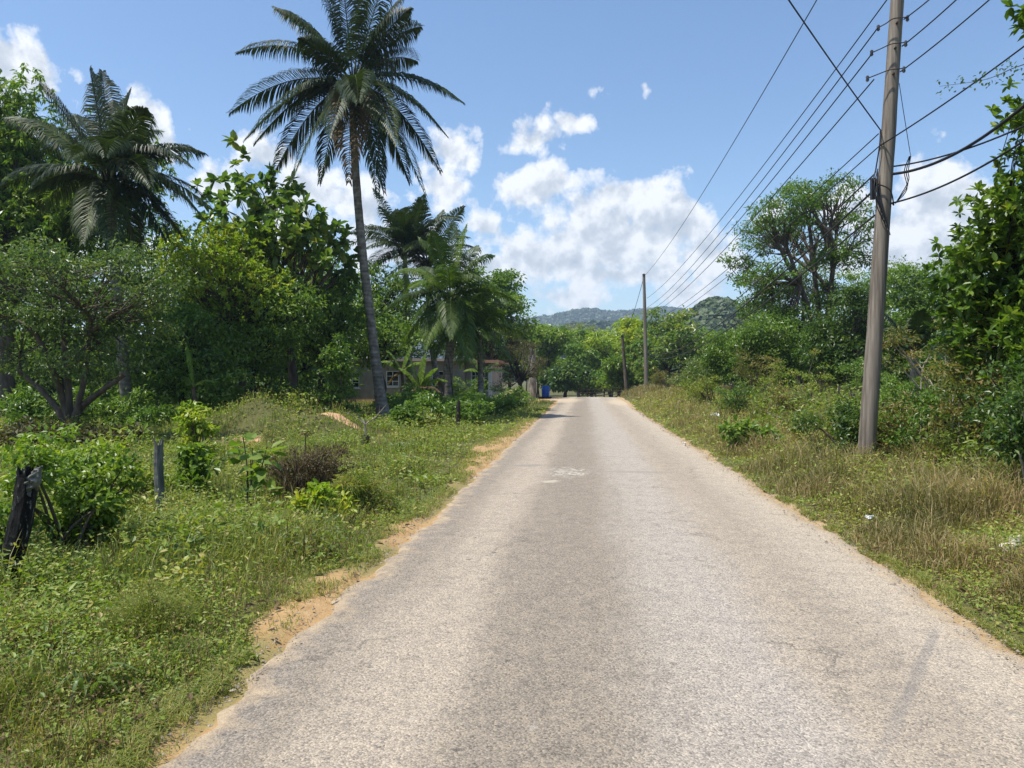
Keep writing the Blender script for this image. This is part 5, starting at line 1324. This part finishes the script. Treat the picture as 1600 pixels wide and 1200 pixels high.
wp = nd(nt, 'VectorMath', operation='MULTIPLY_ADD'); nt.links.new(wn.outputs['Color'], wp.inputs[0]); wp.inputs[1].default_value = (.07, .06, 0); nt.links.new(cb.outputs[0], wp.inputs[2])
BL = [(960, 370, 140, 80, 1), (1050, 345, 80, 60, 1), (890, 405, 110, 55, 1), (985, 300, 75, 30, 1), (1100, 400, 60, 60, 1), (960, 430, 170, 40, .9), (800, 395, 32, 26, 1), (770, 430, 90, 40, .9),
      (835, 210, 55, 45, .85), (890, 180, 40, 32, .8), (930, 145, 30, 18, .55), (840, 295, 55, 36, .95), (712, 235, 55, 45, .85), (690, 290, 60, 45, .85), (745, 360, 45, 38, .8),
      (25, 105, 55, 42, 1), (-50, 150, 80, 70, 1), (235, 190, 30, 48, 1), (255, 225, 25, 30, 1), (410, 235, 45, 30, .85), (490, 285, 75, 42, .95), (340, 285, 40, 32, .8), (570, 310, 60, 45, .9), (440, 330, 90, 60, .9), (300, 195, 20, 20, .4),
      (1470, 315, 70, 58, 1.1), (1420, 360, 75, 50, 1.1), (1530, 300, 45, 45, 1), (1450, 400, 90, 40, 1), (1180, 295, 40, 24, .3), (1000, 140, 40, 26, .06), (1200, 330, 40, 25, .65), (1660, 340, 90, 70, 1), (1320, 330, 60, 40, .8), (1330, 400, 70, 45, .8), (620, 395, 130, 60, .8), (880, 470, 130, 26, .7), (1060, 465, 90, 26, .7), 
      (200, 420, 300, 60, .8)]
cur = None
for (px, py, rx, ry2, wt) in BL:
    v = P(px, py, 1.) - CAM_P; v /= np.linalg.norm(v)
    a0 = math.atan2(v[0], v[1]); e0 = math.asin(v[2])
    sx, sy = F / (rx * 1.25), F / (ry2 * 1.25)
    n1 = nd(nt, 'VectorMath', operation='MULTIPLY_ADD'); nt.links.new(wp.outputs[0], n1.inputs[0])
    n1.inputs[1].default_value = (sx, sy, 0); n1.inputs[2].default_value = (-(a0 + .035) * sx, -(e0 + .03) * sy, 0)
    ln = nd(nt, 'VectorMath', operation='LENGTH'); nt.links.new(n1.outputs[0], ln.inputs[0])
    val = math_(nt, 'SUBTRACT', wt, ln.outputs['Value'])
    cur = val if cur is None else math_(nt, 'MAXIMUM', cur, val)


def cloud_noise(off):
    s = nd(nt, 'VectorMath', operation='ADD'); nt.links.new(cb.outputs[0], s.inputs[0]); s.inputs[1].default_value = (off[0], off[1], 0)
    n = nd(nt, 'TexNoise', Scale=15.0, Detail=10.0, Roughness=.60, Distortion=.15); nt.links.new(s.outputs[0], n.inputs['Vector'])
    v = nd(nt, 'TexVoronoi', Scale=34.0, Detail=3.0, Roughness=.55, feature='F1', normalize=True); q = nd(nt, 'VectorMath', operation='MULTIPLY_ADD')
    nt.links.new(n.outputs['Color'], q.inputs[0]); q.inputs[1].default_value = (.03, .03, 0); nt.links.new(s.outputs[0], q.inputs[2]); nt.links.new(q.outputs[0], v.inputs['Vector'])
    return math_(nt, 'ADD', math_(nt, 'MULTIPLY', n.outputs[0], .8), math_(nt, 'MULTIPLY_ADD', v.outputs['Distance'], -.62, .28))


c0 = cloud_noise((0, 0)); c1 = cloud_noise((-.012, .022))
den = math_(nt, 'ADD', math_(nt, 'MAXIMUM', cur, -.6), math_(nt, 'MULTIPLY', math_(nt, 'SUBTRACT', c0, .5), 2.7))
alpha = ramp(nt, [(.06, (0, 0, 0)), (.22, (.45, .45, .45)), (.46, (1, 1, 1))], den)
al = math_(nt, 'MULTIPLY', alpha.outputs[0], .93)
lit = math_(nt, 'ADD', math_(nt, 'MULTIPLY', math_(nt, 'SUBTRACT', c0, c1), 2.6), math_(nt, 'SUBTRACT', 1.05, math_(nt, 'MULTIPLY', math_(nt, 'MAXIMUM', den, 0.), .42)), clamp=True)
cc = ramp(nt, [(.2, (.36, .405, .47)), (.6, (.475, .51, .555)), (1, (.74, .75, .765))], lit)
b1 = nd(nt, 'Background', Strength=.122)
hs = nd(nt, 'HueSaturation', Saturation=1.1, Value=1.0); nt.links.new(sky.outputs[0], hs.inputs['Color']); nt.links.new(hs.outputs[0], b1.inputs[0])
b2 = nd(nt, 'Background', Strength=1.0); nt.links.new(cc.outputs[0], b2.inputs[0])
ms = nd(nt, 'MixShader'); nt.links.new(al, ms.inputs[0]); nt.links.new(b1.outputs[0], ms.inputs[1]); nt.links.new(b2.outputs[0], ms.inputs[2])
nt.links.new(ms.outputs[0], wo.inputs[0])
w.cycles.sampling_method = 'MANUAL'; w.cycles.sample_map_resolution = 512

# ------------------------------------------------------------------ render
vs = sc.view_settings; vs.view_transform = 'Standard'; vs.look = 'None'; vs.exposure = 0.6; vs.gamma = 1
sc.render.engine = 'CYCLES'
cy = sc.cycles
cy.max_bounces = 6; cy.diffuse_bounces = 3; cy.glossy_bounces = 2; cy.transmission_bounces = 4; cy.volume_bounces = 0; cy.transparent_max_bounces = 4
cy.use_denoising = True; cy.denoiser = 'OPENIMAGEDENOISE'; cy.denoising_prefilter = 'ACCURATE'; cy.sample_clamp_indirect = 3; cy.sample_clamp_direct = 7; cy.caustics_reflective = False; cy.caustics_refractive = False
